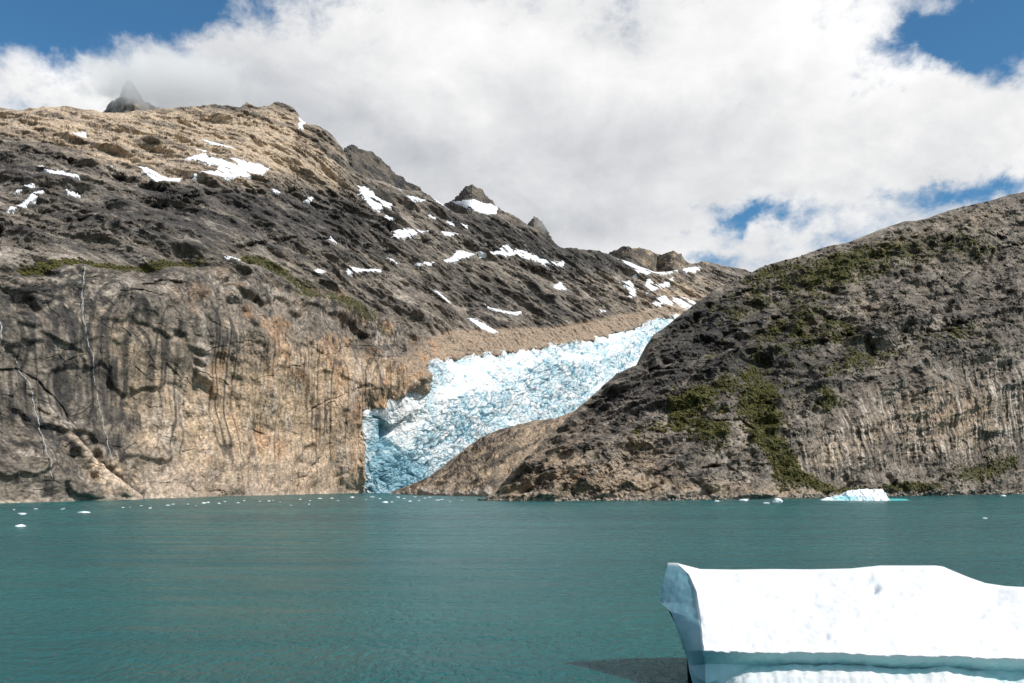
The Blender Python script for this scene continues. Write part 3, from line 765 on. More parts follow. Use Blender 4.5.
    tanm = blobs(px, py, [(530, 475, 50, 34, -35, .95), (600, 488, 70, 16, 0, .7), (585, 440, 40, 20, -35, .4), (640, 470, 40, 30, 0, .35), (720, 488, 50, 12, 0, .6), (800, 493, 60, 6, 0, .5), (850, 320, 40, 18, -10, .35), (960, 225, 90, 14, -18, .45),
                          (860, 258, 40, 10, -25, .3), (910, 420, 100, 50, 0, .5), (820, 455, 40, 30, 0, .45), (970, 420, 60, 40, 0, .45), (650, 440, 30, 40, 60, .3), (880, 300, 50, 12, -10, .25)])
    tanm = tanm + .24 * nm + .16 * nb + .16 * dip + .12 * dip2
    c = np.broadcast_to(GREY * .92, P.shape).copy()
    c = c * (1 + .5 * (rv2 - .5))[..., None]
    pt = cf(rot(Pv, 22, 95, 34, 50), 4, .6, off=63) + .25 * nm
    c = lay(c, PALE * .80, (1 - wall) * sstep(.05, .65, pt - .25 * blobs(px, py, [(700, 340, 70, 40, -30, 1)])) * .75)
    c = lay(c, TAN * .86, sstep(.2, .85, tanm) * .85)
    st3 = cf(rot(P * np.array([1, .4, 1]), 8, 6.5, 75, 30), 4, .6, off=160)
    c = lay(c, PALE * 1.05, wall * sstep(.0, .65, .9 * st3 + .45 * st + .5 * nm + .25 * nb) * .95)
    c = lay(c, PALE * .85, (1 - wall) * sstep(.45, .95, dip2 + .4 * nm) * .4)
    dark = blobs(px, py, [(780, 370, 130, 40, 0, .5), (690, 325, 60, 32, -35, .85), (760, 350, 80, 40, 0, .4), (660, 400, 40, 30, -40, .35), (800, 300, 70, 24, -20, .25), (600, 415, 50, 20, -35, .4), (960, 300, 60, 24, 0, .3), (690, 470, 30, 20, 0, .3), (760, 400, 50, 30, 0, .15)])
    c = lay(c, DARK, (1 - wall) * sstep(.1, 1., .3 * dip + .3 * nm + .2 * nb + .25 * dip2 + dark) * .75)
    c = lay(c, DARK, wall * sstep(-.05, .7, -.7 * st3 - .45 * st + .5 * nb + .5 * nm - .05) * .8)
    bl = sstep(.15, .6, cf(rot(Pv, 18, 22, 8, 12), 4, .65, off=55) + .25 * dark)
    c = lay(c, DARK, (1 - wall) * bl * .7)
    bl2 = sstep(.35, .85, cf(rot(Pv, 28, 26, 8, 12), 4, .65, off=95) - .25 * dark)
    c = lay(c, PALE * .9, (1 - wall) * bl2 * .55)
    c = lay(c, DARK, sstep(.3, .8, nf + .5 * nm + .1 * dark) * .5)
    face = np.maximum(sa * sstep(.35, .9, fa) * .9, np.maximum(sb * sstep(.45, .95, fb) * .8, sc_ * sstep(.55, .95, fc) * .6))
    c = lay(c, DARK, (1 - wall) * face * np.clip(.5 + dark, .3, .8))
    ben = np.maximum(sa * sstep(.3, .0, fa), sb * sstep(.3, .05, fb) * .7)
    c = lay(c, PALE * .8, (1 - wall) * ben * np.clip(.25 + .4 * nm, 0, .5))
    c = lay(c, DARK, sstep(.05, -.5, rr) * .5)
    lf1 = stains(P, 9, 150, .12, 3.); c = lay(c, DARK, wall * lf1 * .8)
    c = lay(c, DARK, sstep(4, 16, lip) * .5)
    veg = blobs(px, py, [(760, 405, 24, 34, 10, .95), (768, 440, 14, 40, -15, .95), (788, 468, 14, 22, -10, .9), (815, 483, 22, 8, 20, 1.1), (700, 396, 34, 12, -18, .85), (712, 436, 22, 12, 0, .7), (828, 402, 18, 14, 0, .85),
                         (860, 362, 46, 12, -10, .85), (985, 470, 56, 13, -14, 1.0), (905, 487, 30, 5, 0, 1.1), (850, 490, 26, 4, 0, .9), (770, 272, 30, 8, -10, .7), (800, 330, 60, 30, -20, .45), (830, 270, 50, 20, -20, .55),
                         (900, 250, 70, 16, -14, .45), (990, 345, 40, 14, 0, .5), (960, 330, 50, 8, -14, .5), (950, 425, 20, 8, 0, .4), (680, 420, 34, 22, 0, .55), (640, 440, 20, 16, 0, .35), (980, 250, 60, 20, -10, .4),
                         (740, 300, 40, 14, -20, .45), (840, 335, 30, 10, 0, .4), (870, 450, 10, 6, 0, .5)])
    veg = veg + .22 * ben + blobs(px, py, [(860, 285, 150, 50, -22, .22), (700, 350, 60, 60, -30, .15)])
    flat = sstep(.25, .75, N0[..., 2])
    vm = sstep(.55, .95, veg + .34 * nm + .34 * nf + .1 * flat)
    c = lay(c, mix(GREEN, np.array((.088, .080, .020)), .45 * sstep(-.2, .4, nb)[..., None] + .2), vm * .9)
    sl = sstep(9, 1, P[..., 2] - 4 * nm)
    c = lay(c, np.array((.36, .30, .235)), sl * .75 * sstep(.5, -.2, nf))
    c = np.clip(c * (1 + .3 * nf + .12 * nm)[..., None], .012, .8)
    c = np.concatenate([c, wall[..., None]], -1)
    # low shrubs give the green patches a ragged surface
    P2 = P2 + N * (vm * (3.6 * np.maximum(0, rough_rock(Pv, 6.5, 3, off=4) + .3)))[..., None].astype(np.float32)
    P3, C3 = close_back(P2, c, 900, 240)
    o = grid_mesh('hill', P3, ROCK, C3); tag(o, kind='structure')
    return dict(px=px, py=py, P=P2, N=N, low=P, veg=vm)
R = build_right()

def build_shrubs():
    """low willow and crowberry scrub: thousands of small clumps rooted on the green ledges"""
    import bmesh
    bm = bmesh.new(); bmesh.ops.create_icosphere(bm, subdivisions=2, radius=1)
    V0 = np.array([v.co[:] for v in bm.verts], np.float32); F0 = np.array([[v.index for v in f.verts] for f in bm.faces]); bm.free()
    protos = [V0 * (1 + .75 * fbm(V0 * 1.6, 3, .7, off=k * 2.7))[:, None] * np.array([1, 1, .75]) for k in range(7)]
    Vs, Fs, Cs, n = [], [], [], 0
    for S, cnt, lim in ((R, 5600, .38), (L, 1100, .45)):
        m = (S['veg'] > lim) & (S['px'] > -60) & (S['px'] < 1090)
        pts = S['P'][m]; pick = RNG.choice(len(pts), min(cnt, len(pts)), replace=False)
        for i, k in enumerate(pick):
            s = RNG.uniform(.7, 1.9) * (1 + .6 * (RNG.rand() < .12))
            a = RNG.rand() * 6.28
            Rm = np.array([[math.cos(a), -math.sin(a), 0], [math.sin(a), math.cos(a), 0], [0, 0, 1]])
            Vs.append((protos[i % 7] * s) @ Rm.T + pts[k] + np.array([0, 0, .25 * s])); Fs.append(F0 + n); n += len(V0)
            t = RNG.rand()
            c0 = mix(np.array((.030, .036, .009)), np.array((.125, .108, .024)), t) * RNG.uniform(.75, 1.2)
            Cs.append(np.tile(np.concatenate([c0, [0]]), (len(V0), 1)))
    o = raw_mesh('shrubs', np.concatenate(Vs), np.concatenate(Fs), SCRUB, np.concatenate(Cs)); tag(o, kind='stuff')

def build_shore_rocks():
    import bmesh
    protos = []
    for k in range(8):
        bm = bmesh.new(); bmesh.ops.create_icosphere(bm, subdivisions=2, radius=1)
        V = np.array([v.co[:] for v in bm.verts], np.float32); Fc = np.array([[v.index for v in f.verts] for f in bm.faces]); bm.free()
        pl, cr, rv = facets(V * .9, k * 4.3)
        protos.append((V * (1 + .28 * pl + .2 * fbm(V, 2, off=k * 3.))[:, None] * np.array([1, 1, .7]), Fc))
    Vs, Fs, Cs, n = [], [], [], 0
    for i in range(900):
        px = 490 + 560 * RNG.rand(); py = float(shore_right(px)); D = float(shoreD(py)) + RNG.normal() * 7 - 5
        s = (.5 + 2.6 * RNG.rand() ** 3) * D / 1200.
        V, Fc = protos[i % 8]
        a = RNG.rand() * 6.28
        Rm = np.array([[math.cos(a), -math.sin(a), 0], [math.sin(a), math.cos(a), 0], [0, 0, 1]])
        q = (V * s) @ Rm.T + np.array([(px - CX) / F * D, D, RNG.rand() * 1.6 * s])
        c0 = mix(GREY * 1.1, PALE, RNG.rand()) * (.7 + .5 * RNG.rand())
        Vs.append(q); Fs.append(Fc + n); n += len(V); Cs.append(np.concatenate([np.tile(c0, (len(V), 1)), np.zeros((len(V), 1))], 1))
    o = raw_mesh('shore_rocks', np.concatenate(Vs), np.concatenate(Fs), ROCK, np.concatenate(Cs)); tag(o, kind='stuff')
build_shore_rocks()
build_shrubs()

def build_spur():
    nx, ny = 420, 200
    sky = curve([(384, 496), (400, 489), (415, 482.5), (429, 477), (440, 469), (459, 455), (470, 446), (485, 435.5), (500, 429), (517, 425), (535, 420.5), (555, 419), (575, 412), (600, 402), (640, 380)])
    bot = curve([(380, 494), (420, 495), (470, 496.2), (500, 497), (640, 499)])
    px, py = make_sheet(385, 640, nx, sky, lambda x: np.maximum(bot(x), sky(x) + .2), ny, None)
    Df = tps([(388, 494, 1850), (420, 495, 1620), (470, 496.2, 1446), (510, 497, 1350), (640, 499, 1250), (415, 484, 1800), (459, 457, 1800), (485, 437, 1830), (470, 475, 1580), (520, 426, 1800), (520, 460, 1560),
              (560, 420, 1820), (640, 385, 1900), (640, 450, 1500)])
    P = world(px, py, Df(px, py))
    N = normals(blur(P, 4)); N = np.where(((N * -P).sum(-1) < 0)[..., None], -N, N)
    Pv = P * VS
    wv = (fbm(Pv / 30, 3)[..., None] * .5).astype(np.float32)
    d = 12 * fbm(P / 90, 3, off=1) + 10 * (ridged(rot(P, 33, 150, 26, 200), 3, off=9) - .5)
    pl, cr, rv = facets(rot(Pv, 33, 55, 16, 25) + wv, 1.5)
    pl = soft(pl, 2); d += 5 * pl
    pl, cr2, rv2 = facets(rot(Pv, 30, 18, 7, 12) + wv, 3.5)
    pl = soft(pl, 1); d += 2 * pl
    fb, sb = ledges(Pv, 30, 22, 110, 5.); rr = rough_rock(Pv, 11.)
    d += 7 * fb * sb + 2.2 * rr
    lines = [('cleft', 2.2, 12, [(442, 478), (458, 458), (474, 448)]), ('over', 2.5, 12, [(470, 478), (500, 458), (530, 436), (548, 428)]), ('cleft', 1.8, 9, [(500, 488), (520, 466), (540, 446)]), ('cleft', 2, 10, [(425, 488), (440, 474), (452, 466)])]
    rec = grooves(px + fbm(P / 26, 2) * 4, py + fbm(P / 24, 2, off=40) * 4, lines)
    d = (d - rec) * sstep(0, 7, py - sky(px) + 2)
    P2 = P + N * d[..., None].astype(np.float32)
    nm = cf(Pv / 26, 4, .6, off=9) * .6; nf = cf(Pv / 5, 3, .6, off=3) * .7; dip = cf(rot(Pv, 32, 110, 10, 40), 4, .6, off=31) * .6
    c = np.broadcast_to(mix(GREY, TAN, .35), P.shape).copy()
    pt = cf(rot(Pv, 32, 80, 22, 40), 4, .6, off=63)
    c = lay(c, GREY * .7, sstep(.0, .6, pt) * .8)
    c = lay(c, TAN, sstep(-.1, .3, nm + .3 * dip) * .8)
    c = lay(c, GREY * .6, sstep(.0, .35, dip) * .7)
    c = lay(c, DARK, sstep(.18, .5, dip + .5 * nf) * .75)
    c = lay(c, DARK, sb * sstep(.5, .95, fb) * .5)
    c = lay(c, DARK, sstep(.05, -.5, rr) * .45)
    c = lay(c, DARK, sstep(3, 12, rec) * .5)
    c = lay(c, PALE, sstep(8, 2, P[..., 2] - 3 * nm) * .7)
    c = np.clip(c * (1 + .35 * nf)[..., None], .02, .8)
    c = np.concatenate([c, 0 * c[..., :1] + .2], -1)
    P3, C3 = close_back(P2, c, 300, 60)
    o = grid_mesh('rock_spur', P3, ROCK, C3); tag(o, kind='structure')
build_spur()

# ------------------------------------------------------------------ snow patches: lie on the relief they rest on
def snow(S, poly, label, lift=7., sm=4):
    px, py = S['px'], S['py']
    xs = [p[0] for p in poly]; ys = [p[1] for p in poly]
    r = np.where((py > min(ys) - 4) & (py < max(ys) + 4) & (px > min(xs) - 4) & (px < max(xs) + 4))
    i0, i1, j0, j1 = max(r[0].min() - 10, 0), min(r[0].max() + 10, px.shape[0]), max(r[1].min() - 10, 0), min(r[1].max() + 10, px.shape[1])
    P = S['P'][i0:i1, j0:j1]; qx, qy = px[i0:i1, j0:j1], py[i0:i1, j0:j1]; N = S['N'][i0:i1, j0:j1]
    f = 3                                                  # finer grid than the rock, so the rim is clean
    ii = np.linspace(0, P.shape[0] - 1, (P.shape[0] - 1) * f + 1); jj = np.linspace(0, P.shape[1] - 1, (P.shape[1] - 1) * f + 1)
    def up(a):
        k0 = np.clip(ii.astype(int), 0, a.shape[0] - 2); t = (ii - k0).reshape((-1,) + (1,) * (a.ndim - 1))
        a = a[k0] * (1 - t) + a[k0 + 1] * t
        l0 = np.clip(jj.astype(int), 0, a.shape[1] - 2); t = (jj - l0).reshape((1, -1) + (1,) * (a.ndim - 2))
        return a[:, l0] * (1 - t) + a[:, l0 + 1] * t
    Pu, qx, qy, N = up(P), up(qx), up(qy), up(N)
    sd = sdist(qx, qy, poly) + fbm(np.stack([qx / 5, qy / 3, 0 * qx], -1), 4, .7) * 1.8 + fbm(np.stack([(qx * .94 + qy * .34) / 8, (-qx * .34 + qy * .94) / 1.6, 0 * qx + 4], -1), 3, .6) * 1.9 + fbm(np.stack([qx / 1.6, qy / 1., 0 * qx + 9], -1), 2) * .9 - .45
    Ps = blur(Pu, sm * f)
    Q = Ps + N * (lift * (sstep(-1.6, .9, sd) - .55) * 1.9)[..., None]
    rise = np.maximum(((Pu - Q) * N).sum(-1), 0) * sstep(.3, 2.6, sd) * .85    # drifts bury all but the highest stones
    Q = Q + N * rise[..., None]
    s4 = (sd[:-1, :-1] + sd[1:, 1:] + sd[1:, :-1] + sd[:-1, 1:]) / 4
    keep = s4 > -1.6
    if not keep.any(): return
    o = grid_mesh('snow_patch', Q.astype(np.float32), SNOW, None, True, keep)
    tag(o, label, 'snow patch', 'snow patches on the mountain')

SN = [
 (L, [(67, 135.5), (78, 133.5), (88, 134), (84, 138), (72, 138.5)], 'small snow patch alone high on the tan slope, below the pointed cloud-capped peak'),
 (L, [(37, 168), (48, 172.5), (62, 174), (79, 178), (79, 181), (60, 179), (48, 178), (40, 173)], 'thin snow sliver slanting above the two curved drifts at the far left slope'),
 (L, [(13, 196), (18, 190), (25, 186.5), (34, 185.5), (32, 190), (24, 194)], 'short upper drift of the two snow drifts at the left edge of the slope'),
 (L, [(6, 212), (10, 207.5), (22, 202), (32, 197.5), (43, 196), (43, 200), (30, 204), (20, 208), (13, 212)], 'long curved lower drift of the two snow drifts at the left edge'),
 (L, [(66, 192), (74, 193.5), (80, 196), (74, 198), (67, 195)], 'tiny snow fleck right of the two curved drifts at the left edge'),
 (L, [(106, 166), (112, 166.5), (118, 169), (113, 170.5), (107, 168.5)], 'small snow dash on the dark band just left of the slanting wedge patch'),
 (L, [(136, 166), (147, 168), (158, 174), (170, 177.5), (181, 178.5), (178, 186), (165, 187), (155, 181), (143, 173)], 'wedge of snow slanting down on tan rock beside the largest snowfield'),
 (L, [(194, 152), (207, 154.5), (216, 158.5), (207, 161), (222, 161.5), (240, 163), (258, 166), (270, 170.5), (262, 176), (247, 178.5), (235, 181), (218, 180), (193, 180.5), (192, 176.5), (213, 174.5), (216, 171), (205, 167), (190, 163), (180, 161), (192, 159), (200, 158), (195, 154.5)],
  'largest ragged white snowfield on the tan upper slope of the left mountain'),
 (L, [(198, 138.5), (212, 143.5), (222, 147.5), (232, 150.5), (226, 152), (214, 149.5), (204, 143.5)], 'narrow snow streak directly above the largest snowfield'),
 (L, [(297, 119), (309, 123.5), (302, 127), (302, 132), (296, 134), (298, 127)], 'small snow strip in the notch beside the rounded summit knob'),
 (L, [(356, 186.5), (364, 187.5), (371, 191.5), (375, 197), (381, 200.5), (391, 204.5), (391, 209), (380, 211), (372, 209), (365, 201), (360, 194)], 'long snow tongue running down the gully below the dark rounded peak'),
 (L, [(379, 219), (387, 216.5), (394, 218.5), (386, 223)], 'small snow spot between the long gully tongue and the flat forked patch below it'),
 (L, [(392, 233), (400, 229), (410, 229.5), (428, 231), (420, 234.5), (408, 238.5), (397, 240), (391, 238)], 'forked flat snow patch at the foot of the gully tongue'),
 (L, [(441, 231.5), (452, 232), (459, 234.5), (450, 236.5), (442, 235)], 'small snow dash right of the forked patch'),
 (L, [(388, 183), (396, 183.5), (403, 188), (400, 192), (392, 188)], 'snow fleck on the shoulder under the dark rounded peak, lower of two'),
 (L, [(380, 179), (385, 178.5), (389, 181.5), (386, 184), (381, 182)], 'snow fleck under the dark rounded peak, upper of two'),
 (L, [(405, 197.5), (415, 198), (424, 201.5), (420, 204), (410, 202)], 'flat snow dash on the ridge halfway between the two dark peaks'),
 (PK3, [(449, 203), (463, 200.5), (478, 201.5), (491, 204), (498, 208), (495, 217), (480, 214), (466, 208)], 'bright triangular snow apron under the small pyramid peak'),
 (L, [(425, 191), (434, 196), (444, 203), (453, 206.5), (449, 209), (438, 205), (428, 197)], 'snow line along the ridge crest left of the small pyramid peak'),
 (L, [(305, 196.5), (313, 198), (312, 202), (306, 201)], 'tiny snow dot below the summit knob on dark rock'),
 (L, [(272, 191), (280, 193.5), (279, 196), (272, 194)], 'tiny snow dot on dark rock just right of the largest snowfield'),
 (L, [(448, 220.5), (453, 222), (454, 226), (449, 225)], 'tiny snow dot under the snow apron of the pyramid peak, left of two'),
 (L, [(460, 224.5), (468, 226), (468, 229), (461, 227.5)], 'tiny snow dot under the snow apron of the pyramid peak, right of two'),
 (L, [(495, 252.5), (503, 246), (508, 244), (511, 249.5), (524, 251.5), (538, 257.5), (550, 261.5), (563, 263.5), (563, 267.5), (548, 265.5), (530, 260), (515, 255.5), (500, 256.5)], 'long ribbon of snow trailing right along the ledge in the middle of the ridge'),
 (L, [(482, 305), (492, 308.5), (505, 310.5), (523, 311.5), (519, 314.5), (500, 313.5), (488, 310.5)], 'thin flat snow strip on the dark slope above the moraine'),
 (L, [(466, 318.5), (477, 320.5), (487, 325.5), (499, 332.5), (493, 335), (480, 329.5), (471, 323.5)], 'slanting snow blade touching the top of the brown moraine'),
 (L, [(554, 284), (560, 282.5), (566, 288), (562, 291.5), (556, 289)], 'small triangular snow patch on the dark slope above the glacier'),
 (L, [(598, 309), (605, 311), (606, 314), (600, 312.5)], 'tiny snow dot above the upper end of the moraine'),
 (L, [(617, 258), (632, 262.5), (640, 266), (655, 270.5), (668, 271), (678, 270), (668, 275), (650, 274), (640, 277), (634, 276), (634, 269), (626, 265)], 'snowfield filling the hollow between the two distant knobs'),
 (L, [(621, 280.5), (630, 280.5), (634, 287), (637, 290), (635, 296), (628, 300), (629, 290)], 'hooked snow streak in the gully under the distant snow hollow'),
 (L, [(645, 280), (650, 281), (653, 286), (665, 282.5), (673, 277.5), (669, 285), (655, 290.5), (648, 294), (645, 287)], 'ragged snow streak on the left edge of the pale rounded dome'),
 (L, [(654, 304.5), (655, 299), (665, 296.5), (669, 299.5), (682, 297.5), (693, 301.5), (697, 305), (690, 308.5), (676, 304), (664, 305)], 'wide snow patch on the face of the pale rounded dome above the glacier'),
 (L, [(682, 269.5), (691, 266.5), (700, 267.5), (698, 271), (686, 273)], 'small snow cap on top of the pale rounded dome'),
 (L, [(312, 271.5), (319, 271.5), (325, 274.5), (319, 276.5), (313, 275)], 'small snow dash above the green ledge, left of the broken strip'),
 (L, [(344, 269.5), (352, 268.5), (358, 270.5), (370, 269.5), (382, 269.5), (380, 273.5), (366, 273), (355, 275.5), (346, 276.5)], 'broken snow strip on a ledge at mid slope above the cliff'),
 (L, [(383, 259), (391, 260.5), (398, 264), (393, 266), (386, 262.5)], 'snow dash slanting just right above the broken strip'),
 (L, [(414, 264), (424, 262.5), (435, 262), (430, 266.5), (418, 267)], 'flat snow dash left of the arched patch at mid slope'),
 (L, [(441, 261.5), (451, 257), (457, 250.5), (466, 251.5), (476, 253.5), (467, 258.5), (455, 261.5), (446, 263)], 'arched snow patch at mid slope, left of the long ribbon'),
 (L, [(478, 251.5), (488, 251.5), (497, 255), (490, 257), (481, 255)], 'snow dash between the arched patch and the long ribbon'),
 (L, [(216, 261.5), (226, 259.5), (237, 261), (238, 264.5), (226, 265.5)], 'lone snow patch on the green ledge at the top of the cliff'),
 (L, [(434, 287), (440, 292), (447, 297), (452, 303), (447, 303), (440, 297)], 'thin snow vein in the gully above the slanting snow blade'),
 (L, [(326, 237), (333, 242), (336, 245.5), (330, 244)], 'tiny snow fleck on dark rock above the broken strip'),
 (L, [(430, 214), (437, 217), (436, 219.5), (430, 217)], 'tiny snow fleck on dark rock under the ridge snow line'),
]
for S, poly, lab in SN:
    snow(S, poly, lab)

# ------------------------------------------------------------------ waterfalls: thin streams lying on the wall
def waterfall(pts, label, w0, w1):
    px, py = L['px'], L['py']
    x = np.array([p[0] for p in pts], float); y = np.array([p[1] for p in pts], float)
    n = int(abs(y[-1] - y[0]) * 3)
    yy = np.linspace(y[0], y[-1], n); xx = np.interp(yy, y, x) + perlin(np.stack([yy / 9, yy * 0 + x[0], yy * 0], -1)) * 1.6
    j = np.clip(np.round((xx - px[0, 0]) / (px[0, 1] - px[0, 0])).astype(int), 0, px.shape[1] - 1)
    t = np.array([np.argmin(np.abs(py[:, jj] - v)) for jj, v in zip(j, yy)])
    C = L['P'][t, j]
    for _ in range(3): C[1:-1] = (C[:-2] + C[1:-1] * 2 + C[2:]) / 4
    view = -C / np.linalg.norm(C, axis=1, keepdims=True)
    C = C + view * 9
    w = .62 * np.interp(np.arange(n), [0, n - 1], [w0, w1]) * (1 + .9 * perlin(np.stack([yy / 5, yy * 0 + 5, yy * 0 + x[0]], -1)))
    w = np.maximum(w, .2)
    V = np.zeros((n, 5, 3), np.float32)
    for k, (s, b) in enumerate(((-1, -1.2), (-.5, .2), (0, .6), (.5, .2), (1, -1.2))):
        V[:, k] = C; V[:, k, 0] += s * w; V[:, k, 1] -= b * w
    o = grid_mesh('waterfall', V, FALL, None, True)
    tag(o, label, 'waterfall', 'waterfalls on the left cliff')
waterfall([(81, 271), (82, 290), (84, 310), (86, 332), (92, 350), (95, 372), (101, 400), (107, 430), (114, 462), (117, 474)], 'long thin white waterfall dropping from the green ledge down the full cliff', .9, .55)
waterfall([(0, 312), (4, 322), (4, 342)], 'short waterfall at the very left edge of the cliff', 1.0, .8)
waterfall([(20, 358), (25, 372), (31, 392), (36, 420), (40, 450), (46, 480)], 'lower waterfall fanning out over dark rock below the short one at the edge', 1.2, .6)

# ------------------------------------------------------------------ water: one sheet to the horizon
def build_water():
    V = np.array([(-30000, -3000, 0), (30000, -3000, 0), (30000, 40000, 0), (-30000, 40000, 0)], np.float32)
    o = raw_mesh('water', V, np.array([[0, 1, 2, 3]]), WATER); tag(o, kind='structure')
build_water()

# ------------------------------------------------------------------ near iceberg
def build_iceberg():
    top_py = curve([(668, 562.5), (672, 562.2), (677, 563), (684, 565), (700, 569), (735, 569.6), (771, 569), (810, 569.4), (850, 568.5), (865, 567), (880, 565.5), (936, 565.5), (943, 566.5), (951, 570), (968, 577), (985, 583), (1005, 586), (1024, 587), (1080, 590), (1140, 604), (1190, 640)])
    edge_py = curve([(677, 648), (704, 650.5), (730, 651), (780, 652), (850, 653.5), (900, 655), (960, 657), (1024, 658.5), (1190, 662)])
    foot_py = curve([(704, 676), (722, 673), (735, 669.5), (752, 667.5), (780, 666.5), (795, 664.5), (809, 663.8), (830, 664.2), (850, 665), (880, 667.5), (915, 668.5), (940, 666.5), (955, 668.5), (985, 672.5), (1010, 676), (1190, 680)])
    DT = curve([(660, 85.5), (700, 86.5), (900, 88), (1024, 87), (1190, 84)]); DE = curve([(660, 76.6), (704, 76.), (900, 75.5), (1190, 76.5)])
    def W(px, py, D): return np.array([(px - CX) / F * D, D, H + (HY - py) / F * D])
    M = 150
    e0, f0 = edge_py, foot_py
    edge_py = lambda x: e0(x) + .6 * math.sin(x * .043 + 1) + .3 * math.sin(x * .11) + .25 * math.sin(x * .31 + 2)
    foot_py = lambda x: f0(x) + .9 * math.sin(x * .071) + .5 * math.sin(x * .163 + 1) + .4 * math.sin(x * .41)
    def contour(pts):
        p = np.array(pts)
        s = np.concatenate([[0], np.cumsum(np.linalg.norm(np.diff(p, axis=0), axis=1))])
        return p, s
    def resample(seglist, counts):
        out = []
        for (a, b), n in zip(zip(seglist[:-1], seglist[1:]), counts):
            for k in range(n): out.append(a + (b - a) * k / n)
        out.append(seglist[-1])
        return np.array(out)
    counts = [90, 16, 8, 12, 12, 8]
    Npx = [(677, 563), (704, 650.5)]
    Fc = resample([W(668, 562.5, 86.), W(659.5, 602, 85.), W(671, 612, 83.), W(678, 630, 82), W(686, 655, 81), W(693, 683, 79.8), W(693, 715, 79.6)], [40, 14, 18, 22, 30, 22])
    cols = []
    def front(px):
        # near end has a rounded vertical edge that leans right going down
        e = sstep(760, 677, np.array(px)); e = float(e)
        T = W(px, float(top_py(px)), float(DT(px)))
        sh = (704 - 677) * e
        pe = px + sh
        E = W(pe, float(edge_py(pe)), float(DE(pe)))
        Np = W(pe + 3 * e, float(edge_py(pe)) + 13, float(DE(pe)) + 2.2)
        fp = float(foot_py(pe)); ft = float(sstep(700, 745, np.array(pe)))
        A = W(pe + 3 * e, fp + (1 - ft) * 8, float(DE(pe)) + 1.7)
        B = W(pe + 2 * e, fp + 11, float(DE(pe)) + 2.6 - 2.6 * ft)
        Gd = float(DE(pe)) + 2.4 - 3.6 * ft
        G = np.array([(pe - CX) / F * Gd, Gd, -.2]); U = G + np.array([0, -1, -4.])
        return resample([T, E, Np, A, B, G, U], counts)
    Nc = front(677.)
    # make the near edge follow the bulging outline of the broken end
    t = np.linspace(0, 1, 91)
    ex = np.interp(t, [0, .12, .33, .6, 1], [677, 690, 698, 701, 704]); ey = np.interp(t, [0, .12, .33, .6, 1], [563, 575, 592, 620, 650.5])
    for k in range(91):
        Nc[k] = W(ex[k], ey[k], 85.7 + (76. - 85.7) * t[k])
    NF = 46
    for k in range(NF):
        s = k / NF
        cols.append(Fc * (1 - s) + Nc * s)
    xs = np.concatenate([677 + np.linspace(0, 1, 60) ** 1.0 * 60, np.linspace(737, 1190, 330)[1:]])
    for px in xs:
        c = front(float(px))
        f = float(sstep(700, 677, np.array(px)))
        cols.append(c * (1 - f) + (Nc + (c[-1] - Nc[-1]) * 0) * f if px < 700 else c)
    P = np.array(cols, np.float32).transpose(1, 0, 2)            # rows down the face, columns along
    nfront = P.shape[0]
    N = normals(P); N = np.where(((N * -(P - np.array([0, 0, 18.]))).sum(-1) < 0)[..., None], -N, N)
    N = blur(N.astype(np.float32), 1)
    rowi = np.arange(nfront)[:, None] / 90.
    colx = np.arange(P.shape[1])[None]
    onface = sstep(0, .06, rowi) * sstep(1.0, .95, rowi) * sstep(NF, NF + 6, colx)
    facet = sstep(NF, NF - 5, colx)
    d = onface * (.34 * fbm(P / 4.5, 5, .55) + .22 * fbm(P / np.array([9., 3, 3]), 3, .6, 4) + .10 * (ridged(P / np.array([1.3, 2., 1.3]), 3) - .5))
    # dimples and shallow melt channels on the slope
    for (bx, by, r, a) in [(875, 588, 4.5, .7), (866, 580, 6, .35), (985, 605, 8, .5), (981, 614, 4, .5), (995, 595, 12, .5), (826, 637, 3, .25), (812, 600, 20, .25), (940, 620, 30, .3), (1000, 622, 20, .3), (760, 625, 30, .2)]:
        sx = CX + P[..., 0] / P[..., 1] * F; sy = HY - (P[..., 2] - H) / P[..., 1] * F
        d = d - onface * a * np.exp(-(((sx - bx) / r) ** 2 + ((sy - by) / (r * .8)) ** 2))
    d = d + facet * sstep(0, .05, rowi) * (.16 * fbm(P / 2.6, 3, .5) + .05 * (ridged(P / np.array([1.1, 1.1, 3.]), 3) - .5))
    below = sstep(1.02, 1.12, rowi) * (1 - facet)
    d = d + below * (.12 * fbm(P / np.array([.6, .8, 2.]), 3) + .10 * fbm(P / 1.7, 3, off=5))
    P2 = P + N * d[..., None].astype(np.float32)
    # icy fringe hanging from the lower edge
    fringe = np.exp(-((rowi - 1.0) / .02) ** 2) * sstep(NF, NF + 4, colx) * (.14 * np.maximum(0, perlin(P / np.array([.35, 9, 9]))) + .2 * np.maximum(0, fbm(P / np.array([1.5, 9, 9]), 2)))
    P2[..., 2] -= fringe
    # ice colour: crusted snow-white top, bare bluish glassy ice in the washed notch and on the broken end, there darkened by painted shade
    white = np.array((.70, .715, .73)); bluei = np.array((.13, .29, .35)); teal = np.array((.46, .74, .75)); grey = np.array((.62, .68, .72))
    c = np.broadcast_to(white, P.shape).copy()
    sx = CX + P[..., 0] / P[..., 1] * F; sy = HY - (P[..., 2] - H) / P[..., 1] * F
    g = blobs(sx, sy, [(875, 588, 5, 6, 0, .55), (866, 580, 9, 5, 0, .3), (984, 607, 4, 8, 0, .5), (990, 592, 8, 6, 0, .4), (826, 637, 2.5, 3, 0, .4), (826, 612, 8, 6, 0, .18), (1005, 625, 18, 10, 0, .15), (812, 590, 6, 10, 0, .15)])
    c = lay(c, grey, g * (1 + fbm(P / .8, 3)) * onface)
    fn = fbm(P / 1.8, 4, .6, off=8)
